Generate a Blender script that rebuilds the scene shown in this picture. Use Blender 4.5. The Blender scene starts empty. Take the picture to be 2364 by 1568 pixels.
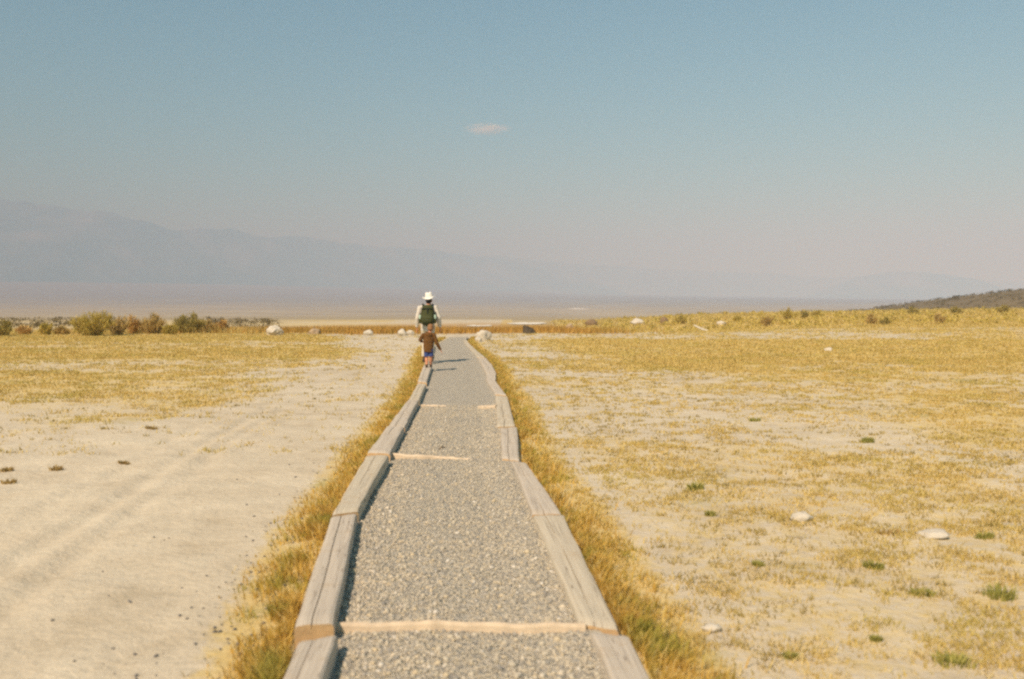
import bpy, bmesh, math, random
import numpy as np
from mathutils import Vector, Matrix, Euler

random.seed(7)
RNG = np.random.default_rng(7)
SC = bpy.context.scene
COL = SC.collection
R = math.radians

# ------------------------------------------------------------------ camera
EYE = 1.6
W0, H0 = 2364.0, 1568.0              # working pixel frame of the photograph
LENS = 32.0
F = W0 * LENS / 36.0
HORIZON = 695.0
PITCH = math.atan((H0 / 2 - HORIZON) / F)
cam_d = bpy.data.cameras.new('camera')
cam_d.lens = LENS; cam_d.sensor_width = 36.0
cam_d.clip_start = 0.1; cam_d.clip_end = 60000
cam_d.dof.use_dof = True
cam_d.dof.focus_distance = 16.0
cam_d.dof.aperture_fstop = 2.0
cam = bpy.data.objects.new('camera', cam_d); COL.objects.link(cam)
cam.location = (0, 0, EYE)
cam.rotation_euler = (R(90) - PITCH, 0, 0)
SC.camera = cam

# ------------------------------------------------------------------ light
SUN_EL, SUN_AZ = R(46), R(30)        # sun behind the camera, to the left
world = bpy.data.worlds.new('World'); SC.world = world; world.use_nodes = True
wn = world.node_tree.nodes; wl = world.node_tree.links
bg = wn['Background']
sky = wn.new('ShaderNodeTexSky'); sky.sky_type = 'NISHITA'; sky.sun_disc = False
sky.sun_elevation = SUN_EL
sky.sun_rotation = R(180) + SUN_AZ
sky.altitude = 1900; sky.air_density = 1.0; sky.dust_density = 0.5; sky.ozone_density = 0.15
tint = wn.new('ShaderNodeMix'); tint.data_type = 'RGBA'; tint.blend_type = 'MULTIPLY'; tint.inputs[0].default_value = 1.0
tint.inputs[7].default_value = (0.50, 1.16, 1.24, 1)          # cool cast of the film stock on the whole sky
wl.new(sky.outputs[0], tint.inputs[6]); wl.new(tint.outputs[2], bg.inputs[0]); bg.inputs[1].default_value = 0.08
sun_dir = Vector((-math.sin(SUN_AZ) * math.cos(SUN_EL), -math.cos(SUN_AZ) * math.cos(SUN_EL), math.sin(SUN_EL)))
sun_d = bpy.data.lights.new('sun', 'SUN'); sun_d.energy = 5.0; sun_d.angle = R(0.6); sun_d.color = (1, 0.93, 0.82)
sun = bpy.data.objects.new('sun', sun_d); COL.objects.link(sun)
sun.rotation_euler = sun_dir.to_track_quat('Z', 'Y').to_euler()
sun.location = (-20, -40, 60)

vs = SC.view_settings
vs.view_transform = 'Standard'; vs.look = 'None'; vs.gamma = 1.0; vs.use_curve_mapping = False
vs.exposure = 0.38
SC.render.engine = 'CYCLES'
SC.cycles.use_denoising = False
SC.cycles.max_bounces = 5
SC.cycles.diffuse_bounces = 3
SC.cycles.transparent_max_bounces = 8
SC.cycles.volume_bounces = 3
SC.cycles.sample_clamp_indirect = 1.5
SC.cycles.sample_clamp_direct = 6.0
SC.cycles.filter_width = 2.4

# ------------------------------------------------------------------ helpers
def ray(px, py):
    u = (px - W0 / 2) / F; v = (H0 / 2 - py) / F
    c, s = math.cos(PITCH), math.sin(PITCH)
    return Vector((u, c + v * s, v * c - s))

def at_z(px, py, z=0.0):
    d = ray(px, py); t = (z - EYE) / d.z
    return Vector((d.x * t, d.y * t, z))

def at_y(px, py, y):
    d = ray(px, py); t = y / d.y
    return Vector((d.x * t, y, EYE + d.z * t))

def sstep(a, b, x):
    t = np.clip((np.asarray(x, float) - a) / (b - a), 0, 1)
    return t * t * (3 - 2 * t)

def _h(ix, iy, s):
    n = (ix.astype(np.int64) * 374761393 + iy.astype(np.int64) * 668265263 + s * 1442695041) & 0x7fffffff
    n = ((n ^ (n >> 13)) * 1274126177) & 0x7fffffff
    n = ((n ^ (n >> 16)) * 2246822519) & 0x7fffffff
    return (n & 0xffffff) / float(0xffffff)

def vnoise(x, y, s=0):
    x = np.asarray(x, float); y = np.asarray(y, float)
    ix = np.floor(x); iy = np.floor(y); fx = x - ix; fy = y - iy
    fx = fx * fx * (3 - 2 * fx); fy = fy * fy * (3 - 2 * fy)
    a = _h(ix, iy, s); b = _h(ix + 1, iy, s); c = _h(ix, iy + 1, s); d = _h(ix + 1, iy + 1, s)
    return (a * (1 - fx) + b * fx) * (1 - fy) + (c * (1 - fx) + d * fx) * fy

def fbm(x, y, s=0, o=4):
    r = 0; a = 0.5; t = 0
    for i in range(o):
        r = r + a * vnoise(x * 2 ** i + 17.3 * i, y * 2 ** i - 9.1 * i, s + i); t += a; a *= 0.5
    return r / t

def new_obj(name, me, mat=None, parent=None):
    o = bpy.data.objects.new(name, me); COL.objects.link(o)
    if mat is not None:
        me.materials.clear(); me.materials.append(mat)
    if parent is not None: o.parent = parent
    return o

def empty(name, loc, rz=0.0):
    o = bpy.data.objects.new(name, None); COL.objects.link(o)
    o.empty_display_size = 0.2; o.location = loc; o.rotation_euler = (0, 0, rz)
    return o

def tag(o, label=None, cat=None, group=None, kind=None):
    if label: o['label'] = label
    if cat: o['category'] = cat
    if group: o['group'] = group
    if kind: o['kind'] = kind
    return o

def np_mesh(name, verts, faces, smooth=False):
    """verts Nx3, faces MxK (all the same K)"""
    verts = np.ascontiguousarray(verts, np.float32); faces = np.ascontiguousarray(faces, np.int32)
    me = bpy.data.meshes.new(name)
    me.vertices.add(len(verts)); me.vertices.foreach_set('co', verts.ravel())
    m, k = faces.shape
    me.loops.add(m * k); me.loops.foreach_set('vertex_index', faces.ravel())
    me.polygons.add(m)
    me.polygons.foreach_set('loop_start', np.arange(0, m * k, k, dtype=np.int32))
    try: me.polygons.foreach_set('loop_total', np.full(m, k, np.int32))
    except Exception: pass
    if smooth: me.polygons.foreach_set('use_smooth', np.ones(m, bool))
    me.update(calc_edges=True); me.validate()
    return me

def grid_faces(nx, ny):
    i = np.arange(nx - 1)[None, :] + (np.arange(ny - 1) * nx)[:, None]
    i = i.ravel()
    return np.stack([i, i + 1, i + 1 + nx, i + nx], 1)

def set_attr(me, name, vals):
    a = me.attributes.new(name, 'FLOAT', 'POINT'); a.data.foreach_set('value', np.ascontiguousarray(vals, np.float32).ravel())

# ------------------------------------------------------------------ materials
class NT:
    def __init__(self, name):
        self.m = bpy.data.materials.new(name); self.m.use_nodes = True
        self.n = self.m.node_tree.nodes; self.l = self.m.node_tree.links
        self.p = self.n['Principled BSDF']; self.out = self.n['Material Output']
        self.p.inputs['Specular IOR Level'].default_value = 0.25
        self.p.inputs['Roughness'].default_value = 0.9
    def N(self, t, **kw):
        n = self.n.new(t)
        for k, v in kw.items(): setattr(n, k, v)
        return n
    def L(self, a, b): self.l.new(a, b)
    def coord(self, which='Object', scale=(1, 1, 1), rot=(0, 0, 0)):
        c = self.N('ShaderNodeTexCoord'); m = self.N('ShaderNodeMapping')
        m.inputs['Scale'].default_value = scale; m.inputs['Rotation'].default_value = rot
        self.L(c.outputs[which], m.inputs['Vector']); return m.outputs[0]
    def noise(self, vec, scale, detail=4, rough=0.55):
        n = self.N('ShaderNodeTexNoise'); n.inputs['Scale'].default_value = scale
        n.inputs['Detail'].default_value = detail; n.inputs['Roughness'].default_value = rough
        if vec is not None: self.L(vec, n.inputs['Vector'])
        return n.outputs['Fac']
    def ramp(self, fac, stops, interp='LINEAR'):
        r = self.N('ShaderNodeValToRGB'); r.color_ramp.interpolation = interp
        e = r.color_ramp.elements
        while len(e) < len(stops): e.new(0.5)
        for el, (p, c) in zip(e, stops):
            el.position = p; el.color = (*c, 1) if len(c) == 3 else c
        self.L(fac, r.inputs[0]); return r.outputs[0]
    def fl(self, fac, a, b, lo=0.0, hi=1.0):
        m = self.N('ShaderNodeMapRange'); m.inputs[1].default_value = a; m.inputs[2].default_value = b
        m.inputs[3].default_value = lo; m.inputs[4].default_value = hi
        self.L(fac, m.inputs[0]); return m.outputs[0]
    def mix(self, fac, a, b, blend='MIX'):
        m = self.N('ShaderNodeMix', data_type='RGBA', blend_type=blend)
        for sock, v in ((m.inputs[0], fac), (m.inputs[6], a), (m.inputs[7], b)):
            if isinstance(v, (int, float)): sock.default_value = v
            elif isinstance(v, tuple): sock.default_value = (*v, 1)
            else: self.L(v, sock)
        return m.outputs[2]
    def math(self, op, a, b=None, clamp=False):
        m = self.N('ShaderNodeMath', operation=op, use_clamp=clamp)
        for i, v in enumerate((a, b)):
            if v is None: continue
            if isinstance(v, (int, float)): m.inputs[i].default_value = v
            else: self.L(v, m.inputs[i])
        return m.outputs[0]
    def attr(self, name):
        a = self.N('ShaderNodeAttribute', attribute_name=name); return a.outputs['Fac']
    def island(self):
        return self.N('ShaderNodeNewGeometry').outputs['Random Per Island']
    def base(self, c):
        if isinstance(c, tuple): self.p.inputs['Base Color'].default_value = (*c, 1)
        else: self.L(c, self.p.inputs['Base Color'])
    def bump(self, fac, strength=0.5, dist=0.01):
        b = self.N('ShaderNodeBump'); b.inputs['Strength'].default_value = strength; b.inputs['Distance'].default_value = dist
        self.L(fac, b.inputs['Height']); self.L(b.outputs[0], self.p.inputs['Normal'])

SOIL_A, SOIL_B, SOIL_C = (0.63, 0.545, 0.395), (0.57, 0.485, 0.345), (0.46, 0.38, 0.255)
STRAW_B, OLIVE = (0.60, 0.42, 0.115), (0.42, 0.335, 0.085)

def mat_ground():
    t = NT('dry_soil')
    v = t.coord('Object')
    big = t.noise(v, 0.35, 5, 0.6); mid = t.noise(v, 2.2, 5, 0.6); fine = t.noise(v, 14, 4, 0.65)
    s = t.ramp(t.math('ADD', t.math('MULTIPLY', big, 0.5), t.math('MULTIPLY', mid, 0.5)), [(0.34, SOIL_C), (0.46, SOIL_B), (0.60, SOIL_A)])
    s = t.mix(t.fl(fine, 0.56, 0.72, 0, 0.4), s, (0.40, 0.32, 0.21))
    s = t.mix(t.fl(t.noise(v, 42, 3, 0.7), 0.60, 0.70, 0, 0.5), s, (0.33, 0.27, 0.18))
    # low dry plants on the soil, thin near, closed far away
    veg = t.attr('veg')
    pn = t.noise(v, 8.0, 8, 0.75)
    g = t.ramp(t.noise(v, 0.9, 5, 0.6), [(0.34, OLIVE), (0.45, STRAW_B), (0.56, (0.64, 0.475, 0.17)), (0.68, STRAW_B)])
    thr = t.math('SUBTRACT', t.math('ADD', pn, t.math('MULTIPLY', veg, 0.60)), 0.70)
    cov = t.fl(thr, -0.02, 0.22, 0, 0.72)
    c = t.mix(cov, s, g)
    # sagebrush plain far away
    sage = t.attr('sage')
    sv = t.coord('Object', (0.004, 0.016, 0.004))
    sc = t.ramp(t.math('SUBTRACT', t.noise(sv, 1.0, 6, 0.65), t.math('MULTIPLY', t.attr('brush'), 0.30)), [(0.18, (0.24, 0.185, 0.14)), (0.36, (0.27, 0.225, 0.155)), (0.5, (0.38, 0.31, 0.20)), (0.64, (0.47, 0.39, 0.25))])
    c = t.mix(sage, c, sc)
    marsh = t.attr('marsh')
    c = t.mix(marsh, c, t.ramp(t.noise(v, 0.6, 4), [(0.35, (0.36, 0.19, 0.045)), (0.6, (0.46, 0.27, 0.07))]))
    t.base(c)
    t.bump(t.math('ADD', mid, t.math('MULTIPLY', fine, 0.7)), 0.8, 0.03)
    t.p.inputs['Roughness'].default_value = 1.0
    t.p.inputs['Specular IOR Level'].default_value = 0.1
    return t.m

def mat_gravel_sheet():
    t = NT('gravel_bed')
    v = t.coord('Object')
    vo = t.N('ShaderNodeTexVoronoi'); vo.inputs['Scale'].default_value = 62; t.L(v, vo.inputs['Vector'])
    vo2 = t.N('ShaderNodeTexVoronoi'); vo2.inputs['Scale'].default_value = 30; t.L(v, vo2.inputs['Vector'])
    r = t.N('ShaderNodeSeparateColor'); t.L(vo.outputs['Color'], r.inputs[0])
    c = t.ramp(r.outputs[0], [(0.0, (0.28, 0.265, 0.235)), (0.35, (0.45, 0.405, 0.315)), (0.7, (0.56, 0.49, 0.355)), (1.0, (0.66, 0.59, 0.47))])
    c = t.mix(t.fl(t.noise(v, 1.6, 5), 0.35, 0.7, 0, 0.45), c, (0.52, 0.455, 0.34))
    t.base(c)
    t.bump(t.math('ADD', vo.outputs['Distance'], vo2.outputs['Distance']), 0.9, 0.02)
    return t.m

def mat_gravel():
    t = NT('gravel_stone')
    i = t.island()
    c = t.ramp(i, [(0.0, (0.26, 0.245, 0.215)), (0.2, (0.40, 0.365, 0.295)), (0.5, (0.54, 0.475, 0.35)), (0.75, (0.56, 0.49, 0.36)), (0.9, (0.62, 0.50, 0.31)), (1.0, (0.72, 0.67, 0.57))])
    t.base(t.mix(t.fl(t.noise(t.coord('Object'), 60, 3), 0.4, 0.7, 0, 0.35), c, (0.36, 0.32, 0.245)))
    return t.m

def mat_wood(name, tint=1.0, warm=0.0):
    t = NT(name)
    v = t.coord('UV', (1.2, 26, 1))
    n1 = t.noise(v, 1.0, 6, 0.6); n2 = t.noise(t.coord('UV', (4, 90, 1)), 1.0, 4, 0.6)
    a = (0.46 * tint, 0.395 * tint, (0.305 - 0.04 * warm) * tint); b = (0.58 * tint, 0.505 * tint, (0.395 - 0.05 * warm) * tint)
    c = t.ramp(n1, [(0.28, a), (0.44, tuple(0.5 * (x + y) for x, y in zip(a, b))), (0.62, b)])
    c = t.mix(t.fl(n2, 0.62, 0.78, 0, 0.30), c, (0.22 * tint, 0.125 * tint, 0.085 * tint))
    n3 = t.noise(t.coord('UV', (0.55, 9, 1)), 1.0, 3, 0.5); ck = t.math('ABSOLUTE', t.math('SUBTRACT', n3, 0.5))
    c = t.mix(t.fl(ck, 0.003, 0.012, 0.5, 0), c, (0.17, 0.13, 0.09))
    vk = t.N('ShaderNodeTexVoronoi'); vk.inputs['Scale'].default_value = 1.0; t.L(t.coord('UV', (3.0, 9, 1)), vk.inputs['Vector'])
    c = t.mix(t.fl(vk.outputs['Distance'], 0.05, 0.13, 0.75, 0), c, (0.15, 0.10, 0.06))
    c = t.mix(t.fl(t.noise(t.coord('Object'), 7, 4), 0.55, 0.75, 0, 0.5), c, (0.46 * tint, 0.34 * tint, 0.20 * tint))
    t.base(c); t.bump(t.math('ADD', n1, n2), 0.3, 0.006)
    return t.m

def mat_plain(name, col, var=0.12, scale=20, rough=0.9, bump=0.0):
    t = NT(name)
    n = t.noise(t.coord('Object'), scale, 4)
    t.base(t.mix(n, tuple(max(0, x * (1 - var)) for x in col), tuple(min(1, x * (1 + var)) for x in col)))
    t.p.inputs['Roughness'].default_value = rough
    if bump: t.bump(n, bump, 0.01)
    return t.m

def mat_blades(name, stops, patch=None, patch_scale=0.8, amt=0.6):
    t = NT(name)
    c = t.ramp(t.island(), stops)
    if patch:
        n = t.noise(t.coord('Object'), patch_scale, 4, 0.6)
        c = t.mix(t.fl(n, 0.48, 0.64, 0, amt), c, patch)
    t.base(c)
    t.p.inputs['Roughness'].default_value = 0.8
    tr = t.N('ShaderNodeBsdfTranslucent'); t.L(c, tr.inputs[0])
    ms = t.N('ShaderNodeMixShader'); ms.inputs[0].default_value = 0.30
    t.L(t.p.outputs[0], ms.inputs[1]); t.L(tr.outputs[0], ms.inputs[2]); t.L(ms.outputs[0], t.out.inputs[0])
    return t.m

M = {}
M['ground'] = mat_ground()
M['bed'] = mat_gravel_sheet()
M['gravel'] = mat_gravel()
M['wood'] = mat_wood('weathered_timber')
M['wood2'] = mat_wood('weathered_timber_warm', 1.02, 0.5)
M['endgrain'] = mat_plain('timber_end_grain', (0.56, 0.37, 0.18), 0.4, 30)
M['lath'] = mat_plain('pale_lath_wood', (0.64, 0.51, 0.35), 0.4, 14, 0.9, 0.3)
M['tufa'] = mat_plain('tufa_rock', (0.57, 0.51, 0.40), 0.32, 9, 0.95, 0.6)
M['tan_rock'] = mat_plain('tan_rock', (0.42, 0.31, 0.19), 0.25, 5, 0.95, 0.6)
M['brown_rock'] = mat_plain('brown_rock', (0.24, 0.16, 0.085), 0.3, 5, 0.95, 0.6)
M['stump'] = mat_plain('dark_stump_wood', (0.10, 0.075, 0.045), 0.35, 9, 0.95, 0.6)
M['verge'] = mat_blades('verge_grass_blades', [(0, (0.40, 0.26, 0.055)), (0.35, (0.62, 0.39, 0.075)), (0.7, (0.70, 0.46, 0.10)), (1, (0.74, 0.58, 0.25))], (0.34, 0.33, 0.055), 3.5, 0.8)
M['field'] = mat_blades('field_grass_blades', [(0, (0.44, 0.315, 0.08)), (0.4, (0.65, 0.47, 0.13)), (1, (0.76, 0.61, 0.27))], (0.46, 0.39, 0.085), 0.7, 0.5)
M['straw'] = mat_blades('straw_blades', [(0, (0.40, 0.29, 0.10)), (0.4, (0.60, 0.45, 0.19)), (1, (0.72, 0.60, 0.34))], (0.44, 0.37, 0.11), 0.7, 0.5)
M['green'] = mat_blades('green_tuft_blades', [(0, (0.25, 0.25, 0.055)), (0.6, (0.40, 0.37, 0.085)), (1, (0.56, 0.48, 0.15))])
M['brown_tuft'] = mat_blades('brown_tuft_blades', [(0, (0.30, 0.20, 0.07)), (0.5, (0.46, 0.31, 0.10)), (1, (0.60, 0.44, 0.18))])
M['weed'] = mat_blades('weed_blades', [(0, (0.30, 0.23, 0.07)), (0.5, (0.44, 0.34, 0.11)), (1, (0.58, 0.44, 0.17))])
M['marsh'] = mat_blades('marsh_grass_blades', [(0, (0.36, 0.20, 0.04)), (0.5, (0.54, 0.31, 0.065)), (1, (0.64, 0.40, 0.11))], (0.34, 0.26, 0.06), 0.12, 0.6)
M['sh_green'] = mat_blades('yellow_green_leaves', [(0, (0.34, 0.26, 0.05)), (0.5, (0.56, 0.43, 0.09)), (1, (0.70, 0.55, 0.17))])
M['sh_dark'] = mat_blades('dark_sage_leaves', [(0, (0.22, 0.18, 0.04)), (0.5, (0.42, 0.33, 0.09)), (1, (0.58, 0.46, 0.15))])
M['sh_brown'] = mat_blades('dry_brown_leaves', [(0, (0.32, 0.21, 0.06)), (0.5, (0.58, 0.41, 0.13)), (1, (0.72, 0.54, 0.22))])
M['sh_orange'] = mat_blades('orange_dry_stalks', [(0, (0.42, 0.22, 0.06)), (0.5, (0.62, 0.39, 0.12)), (1, (0.72, 0.52, 0.20))])
M['stem'] = mat_plain('shrub_stem_bark', (0.16, 0.11, 0.06), 0.3, 30)
M['pebble'] = mat_plain('dark_pebble', (0.16, 0.15, 0.14), 0.5, 3)
M['salt'] = mat_plain('salt_crust', (0.74, 0.68, 0.56), 0.08, 0.2)
M['hill'] = mat_plain('scrubby_hillside', (0.19, 0.14, 0.07), 0.35, 0.35, 1.0, 0.5)
M['hillscrub'] = mat_blades('hillside_scrub_leaves', [(0, (0.08, 0.065, 0.03)), (0.5, (0.16, 0.12, 0.05)), (1, (0.30, 0.22, 0.08))])

def mat_mountain():
    t = NT('hazy_mountain_slopes')
    v = t.coord('Object', (1, 1, 1.6))
    n = t.noise(v, 0.0016, 8, 0.62)
    c = t.ramp(n, [(0.36, (0.02, 0.036, 0.055)), (0.5, (0.05, 0.07, 0.09)), (0.64, (0.17, 0.18, 0.19))])
    t.base(c); t.bump(n, 0.6, 60)
    return t.m
M['mountain'] = mat_mountain()

# ------------------------------------------------------------------ path geometry from the photograph
LZ, RZ = 0.125, 0.085                # height of timber tops
# outer / inner edge of each timber's top in photograph pixels, near end first
LEFT = [
    [((600, 1680), (706, 1680)), ((642, 1568), (740, 1568)), ((690, 1472), (780, 1456))],
    [((678, 1446), (771, 1436)), ((700, 1375), (786, 1366)), ((727, 1300), (802, 1290)), ((764, 1190), (825, 1180))],
    [((766, 1187), (826, 1178)), ((794, 1142), (845, 1138)), ((822, 1092), (874, 1088)), ((846, 1050), (898, 1050))],
    [((848, 1042), (900, 1045)), ((867, 1020), (913, 1022)), ((894, 983), (934, 984))],
    [((895, 982), (935, 983)), ((926, 949), (957, 943)), ((941, 924), (967, 922))],
    [((942, 923), (968, 921)), ((955, 901), (976, 901)), ((965, 884), (984, 886))],
    [((964, 880), (985, 881)), ((970, 862), (991, 862)), ((978, 843), (998, 843))],
    [((983, 822), (998, 822)), ((988, 806), (1001, 806)), ((992, 795), (1003, 795))],
]
RIGHT = [
    [((1560, 1680), (1455, 1680)), ((1508, 1568), (1411, 1568)), ((1447, 1458), (1360, 1450))],
    [((1430, 1449), (1338, 1437)), ((1364, 1322), (1276, 1320)), ((1319, 1223), (1241, 1225)), ((1300, 1184), (1230, 1186))],
    [((1299, 1182), (1229, 1184)), ((1260, 1120), (1211, 1124)), ((1214, 1068), (1180, 1062))],
    [((1200, 1060), (1158, 1055)), ((1198, 1020), (1157, 1020)), ((1194, 984), (1155, 986))],
    [((1190, 981), (1147, 983)), ((1184, 950), (1146, 950)), ((1172, 915), (1144, 912))],
    [((1170, 912), (1143, 909)), ((1156, 893), (1131, 889)), ((1145, 880), (1121, 872))],
    [((1144, 878), (1124, 877)), ((1146, 862), (1122, 860)), ((1136, 842), (1113, 842)), ((1122, 826), (1104, 826))],
    [((1120, 824), (1102, 824)), ((1102, 810), (1090, 810)), ((1084, 793), (1074, 793)), ((1077, 784), (1070, 784))],
]
def edges_world(rows, z):
    return [([at_z(*o, z) for o, i in r], [at_z(*i, z) for o, i in r]) for r in rows]
def straight(rows, n_):
    return [[r[0], r[-1]] if k < n_ else r for k, r in enumerate(rows)]
LEFT, RIGHT = straight(LEFT, 6), straight(RIGHT, 6)
LW, RW = edges_world(LEFT, LZ), edges_world(RIGHT, RZ)
def centre_curve(tw):
    pts = []
    for oo, ii in tw:
        for a, b in zip(oo, ii): pts.append((a + b) * 0.5)
    pts.sort(key=lambda p: p.y)
    return np.array([p.y for p in pts]), np.array([p.x for p in pts])
LCY, LCX = centre_curve(LW); RCY, RCX = centre_curve(RW)
# smooth centre lines for the border strips; clamp beyond the ends
def lx(y): return np.interp(y, LCY, LCX)
def rx(y): return np.interp(y, RCY, RCX)
PATH_END = 39.5

# left edge of the bare soil (photograph pixels -> ground)
_b = [at_z(*p) for p in [(690, 768), (800, 782), (815, 792), (770, 826), (700, 855), (610, 898), (470, 955), (250, 985), (0, 1015)]]
BY = np.array([p.y for p in _b])[::-1]; BX = np.array([p.x for p in _b])[::-1]

def height(x, y):
    x = np.asarray(x, float); y = np.asarray(y, float)
    h = (fbm(x * 0.25, y * 0.25, 3, 3) - 0.5) * 0.10 * sstep(1.5, 6, np.abs(x + 0.06 * y))
    near = 1 - sstep(30, 60, y)
    left = 1 - sstep(0.0, 0.5, x - lx(y) + 0.6)
    h = h + (fbm(x * 2.6, y * 2.6, 9, 3) - 0.5) * 0.045 * near * (0.45 + 0.55 * sstep(0.5, 2.5, np.abs(x - 0.5 * (lx(y) + rx(y))) - 0.4))
    h = h + (fbm(x * 8, y * 6, 19, 2) - 0.5) * 0.014 * near * sstep(0.3, 0.8, np.abs(x - 0.5 * (lx(y) + rx(y))) - 0.5)
    # wheel ruts in the bare soil on the left
    for k, (off, dep) in enumerate([(0.0, 0.017), (0.30, 0.012), (-0.42, 0.008)]):
        xr = np.interp(y, [2, 5.4, 10, 14, 20], [-2.75, -3.0, -3.45, -3.75, -4.1]) + off + (vnoise(y * 0.7, y * 0 + k, 5) - 0.5) * 0.12
        q = (x - xr) / 0.085
        h = h - dep * np.exp(-q * q) * (1 - sstep(11, 17, y)) + 0.45 * dep * np.exp(-(np.abs(q) - 1.7) ** 2 * 2.2) * (1 - sstep(11, 17, y))
    # lower under the gravel path
    inside = sstep(-0.02, 0.06, x - lx(y)) * sstep(-0.02, 0.06, rx(y) - x) * (1 - sstep(PATH_END - 0.6, PATH_END, y))
    h = np.where(inside > 0, h * (1 - inside) - 0.06 * inside, h)
    # the bench ends: marsh and plain lie a little lower, the right side rises
    drop = sstep(44, 72, y + 0.25 * np.clip(-x - 12, 0, 12)) * (1 - sstep(3, 26, x - 0.03 * y))
    h = h - 1.0 * drop
    rise = sstep(6, 46, x - 0.05 * y) * sstep(40, 100, y)
    h = h + (0.33 + 0.45 * sstep(30, 75, x)) * rise * (1 - sstep(98, 165, y))
    h = h - 1.0 * sstep(98, 165, y) * (1 - drop)
    h = h - 11.0 * np.clip((y - 125) / 700.0, 0, 1)
    # alluvial fan towards the mountains
    fan = sstep(1200, 9000, y) * (1 - 0.82 * sstep(-4500, 3500, x))
    h = h + 190 * fan + (fbm(x * 0.0012, y * 0.0012, 21, 4) - 0.5) * 10 * sstep(600, 4000, y)
    return h

# ------------------------------------------------------------------ ground
def axis(lo_fine, hi_fine, step, grow, lo, hi):
    a = list(np.arange(lo_fine, hi_fine + 1e-6, step))
    s = step
    while a[-1] < hi:
        s *= grow; a.append(min(a[-1] + s, hi))
    s = step; b = []
    c = lo_fine
    while c > lo:
        s *= grow; c = max(c - s, lo); b.append(c)
    return np.array(b[::-1] + a)
gx = axis(-5.5, 5.5, 0.05, 1.06, -12000, 12000)
gy = axis(2.4, 15.0, 0.08, 1.035, -1500, 16000)
GX, GY = np.meshgrid(gx, gy)
def veg_field(x, y):
    bx = np.interp(y, BY, BX)
    lm = 1 - sstep(-0.9, 0.9, (x - bx) / (0.05 * np.maximum(y, 8)) + (fbm(x * 0.5, y * 0.5, 31, 3) - 0.5) * 3)
    lm = lm * sstep(9.5, 13.5, y + (fbm(x * 0.4, y * 0.4, 33, 3) - 0.5) * 5)
    bands = 0.42 + 0.33 * sstep(0.42, 0.62, fbm(x * 0.10, y * 0.42, 35, 3)) + 0.3 * sstep(23, 27, y) * (1 - sstep(30, 32, y)) + 0.35 * sstep(35, 37, y) * (1 - sstep(42, 44, y))
    left = lm * np.clip(bands, 0, 1)
    r = sstep(0.1, 0.9, x - rx(y))
    band = sstep(21.5, 26, y - 0.10 * (x - 6) + (fbm(x * 0.3, y * 0.3, 37, 3) - 0.5) * 5) * (1 - sstep(36.5, 38.5, y)) * sstep(1.5, 5.5, x - rx(y) + (fbm(x * .4, y * .4, 38, 2) - .5) * 3)
    pale = sstep(37, 39, y) * (1 - sstep(50, 60, y)) * (1 - 0.55 * sstep(0.5, 0.62, fbm(x * 0.12, y * 0.2, 40, 3)))
    right = np.clip(0.20 + 0.22 * sstep(1.0, 8, x - rx(y)) + 0.24 * sstep(0.42, 0.64, fbm(x * 0.35, y * 0.35, 41, 4)) + 0.05 * sstep(6, 12, y) + 0.55 * band - 0.16 * pale + 0.5 * sstep(55, 64, y), 0, 1) * r
    v = np.where(x > 0.5 * (lx(y) + rx(y)), right, left)
    verge = np.maximum((1 - sstep(0.05, 0.42, np.abs(x - lx(y) + 0.28))), (1 - sstep(0.05, 0.45, np.abs(x - rx(y) - 0.30))))
    v = np.maximum(v, 0.8 * verge * (1 - sstep(PATH_END, PATH_END + 1, y)) * sstep(2, 3, y))
    return np.where(y < 1.5, 0.3, v)
def marsh_field(x, y):
    e = 43.5 + (fbm(x * 0.15, x * 0.0, 51, 3) - 0.5) * 4
    m = sstep(0, 3, y - e) * (1 - sstep(82, 105, y + (fbm(x * 0.03, y * 0.03, 53, 3) - 0.5) * 40))
    m = m * sstep(-28, -10, x + 0.15 * (y - 44)) * (1 - sstep(1.0, 7, x - 0.02 * y))
    return m
GZ = height(GX, GY)
gv = np.stack([GX.ravel(), GY.ravel(), GZ.ravel()], 1)
gme = np_mesh('ground', gv, grid_faces(len(gx), len(gy)), True)
set_attr(gme, 'veg', veg_field(GX, GY))
set_attr(gme, 'marsh', marsh_field(GX, GY) * 0.85)
set_attr(gme, 'sage', sstep(90, 170, GY + (GX > 0) * 40 + (fbm(GX * 0.02, GY * 0.02, 55, 3) - .5) * 60))
set_attr(gme, 'brush', sstep(900, 4500, GY))
ground = new_obj('ground', gme, M['ground']); tag(ground, 'pale dry soil and grass plain running to the mountains', kind='structure')

# gravel path sheet
py_ = np.concatenate([np.arange(2.3, 16, 0.12), np.arange(16, PATH_END, 0.4), [PATH_END]])
nt = 13
P = []
for y in py_:
    a, b = float(lx(y)), float(rx(y))
    for k in range(nt):
        t_ = k / (nt - 1)
        P.append((a + (b - a) * t_, y, 0.0))
P = np.array(P)
tt = np.tile(np.linspace(0, 1, nt), len(py_))
P[:, 2] = 0.028 + 0.012 * np.sin(tt * math.pi) + 0.028 * sstep(0.75, 1.0, tt) + (fbm(P[:, 0] * 2, P[:, 1] * 2, 61, 3) - 0.5) * 0.02
def path_z(x, y):
    a, b = lx(y), rx(y); t_ = (x - a) / (b - a)
    return 0.028 + 0.012 * np.sin(np.clip(t_, 0, 1) * math.pi) + 0.028 * sstep(0.75, 1.0, t_) + (fbm(x * 2, y * 2, 61, 3) - 0.5) * 0.02
path = new_obj('gravel_path', np_mesh('gravel_path', P, grid_faces(nt, len(py_)), True), M['bed'])
tag(path, 'straight gravel path between timber edges leading to the two walkers', kind='structure')

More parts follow.
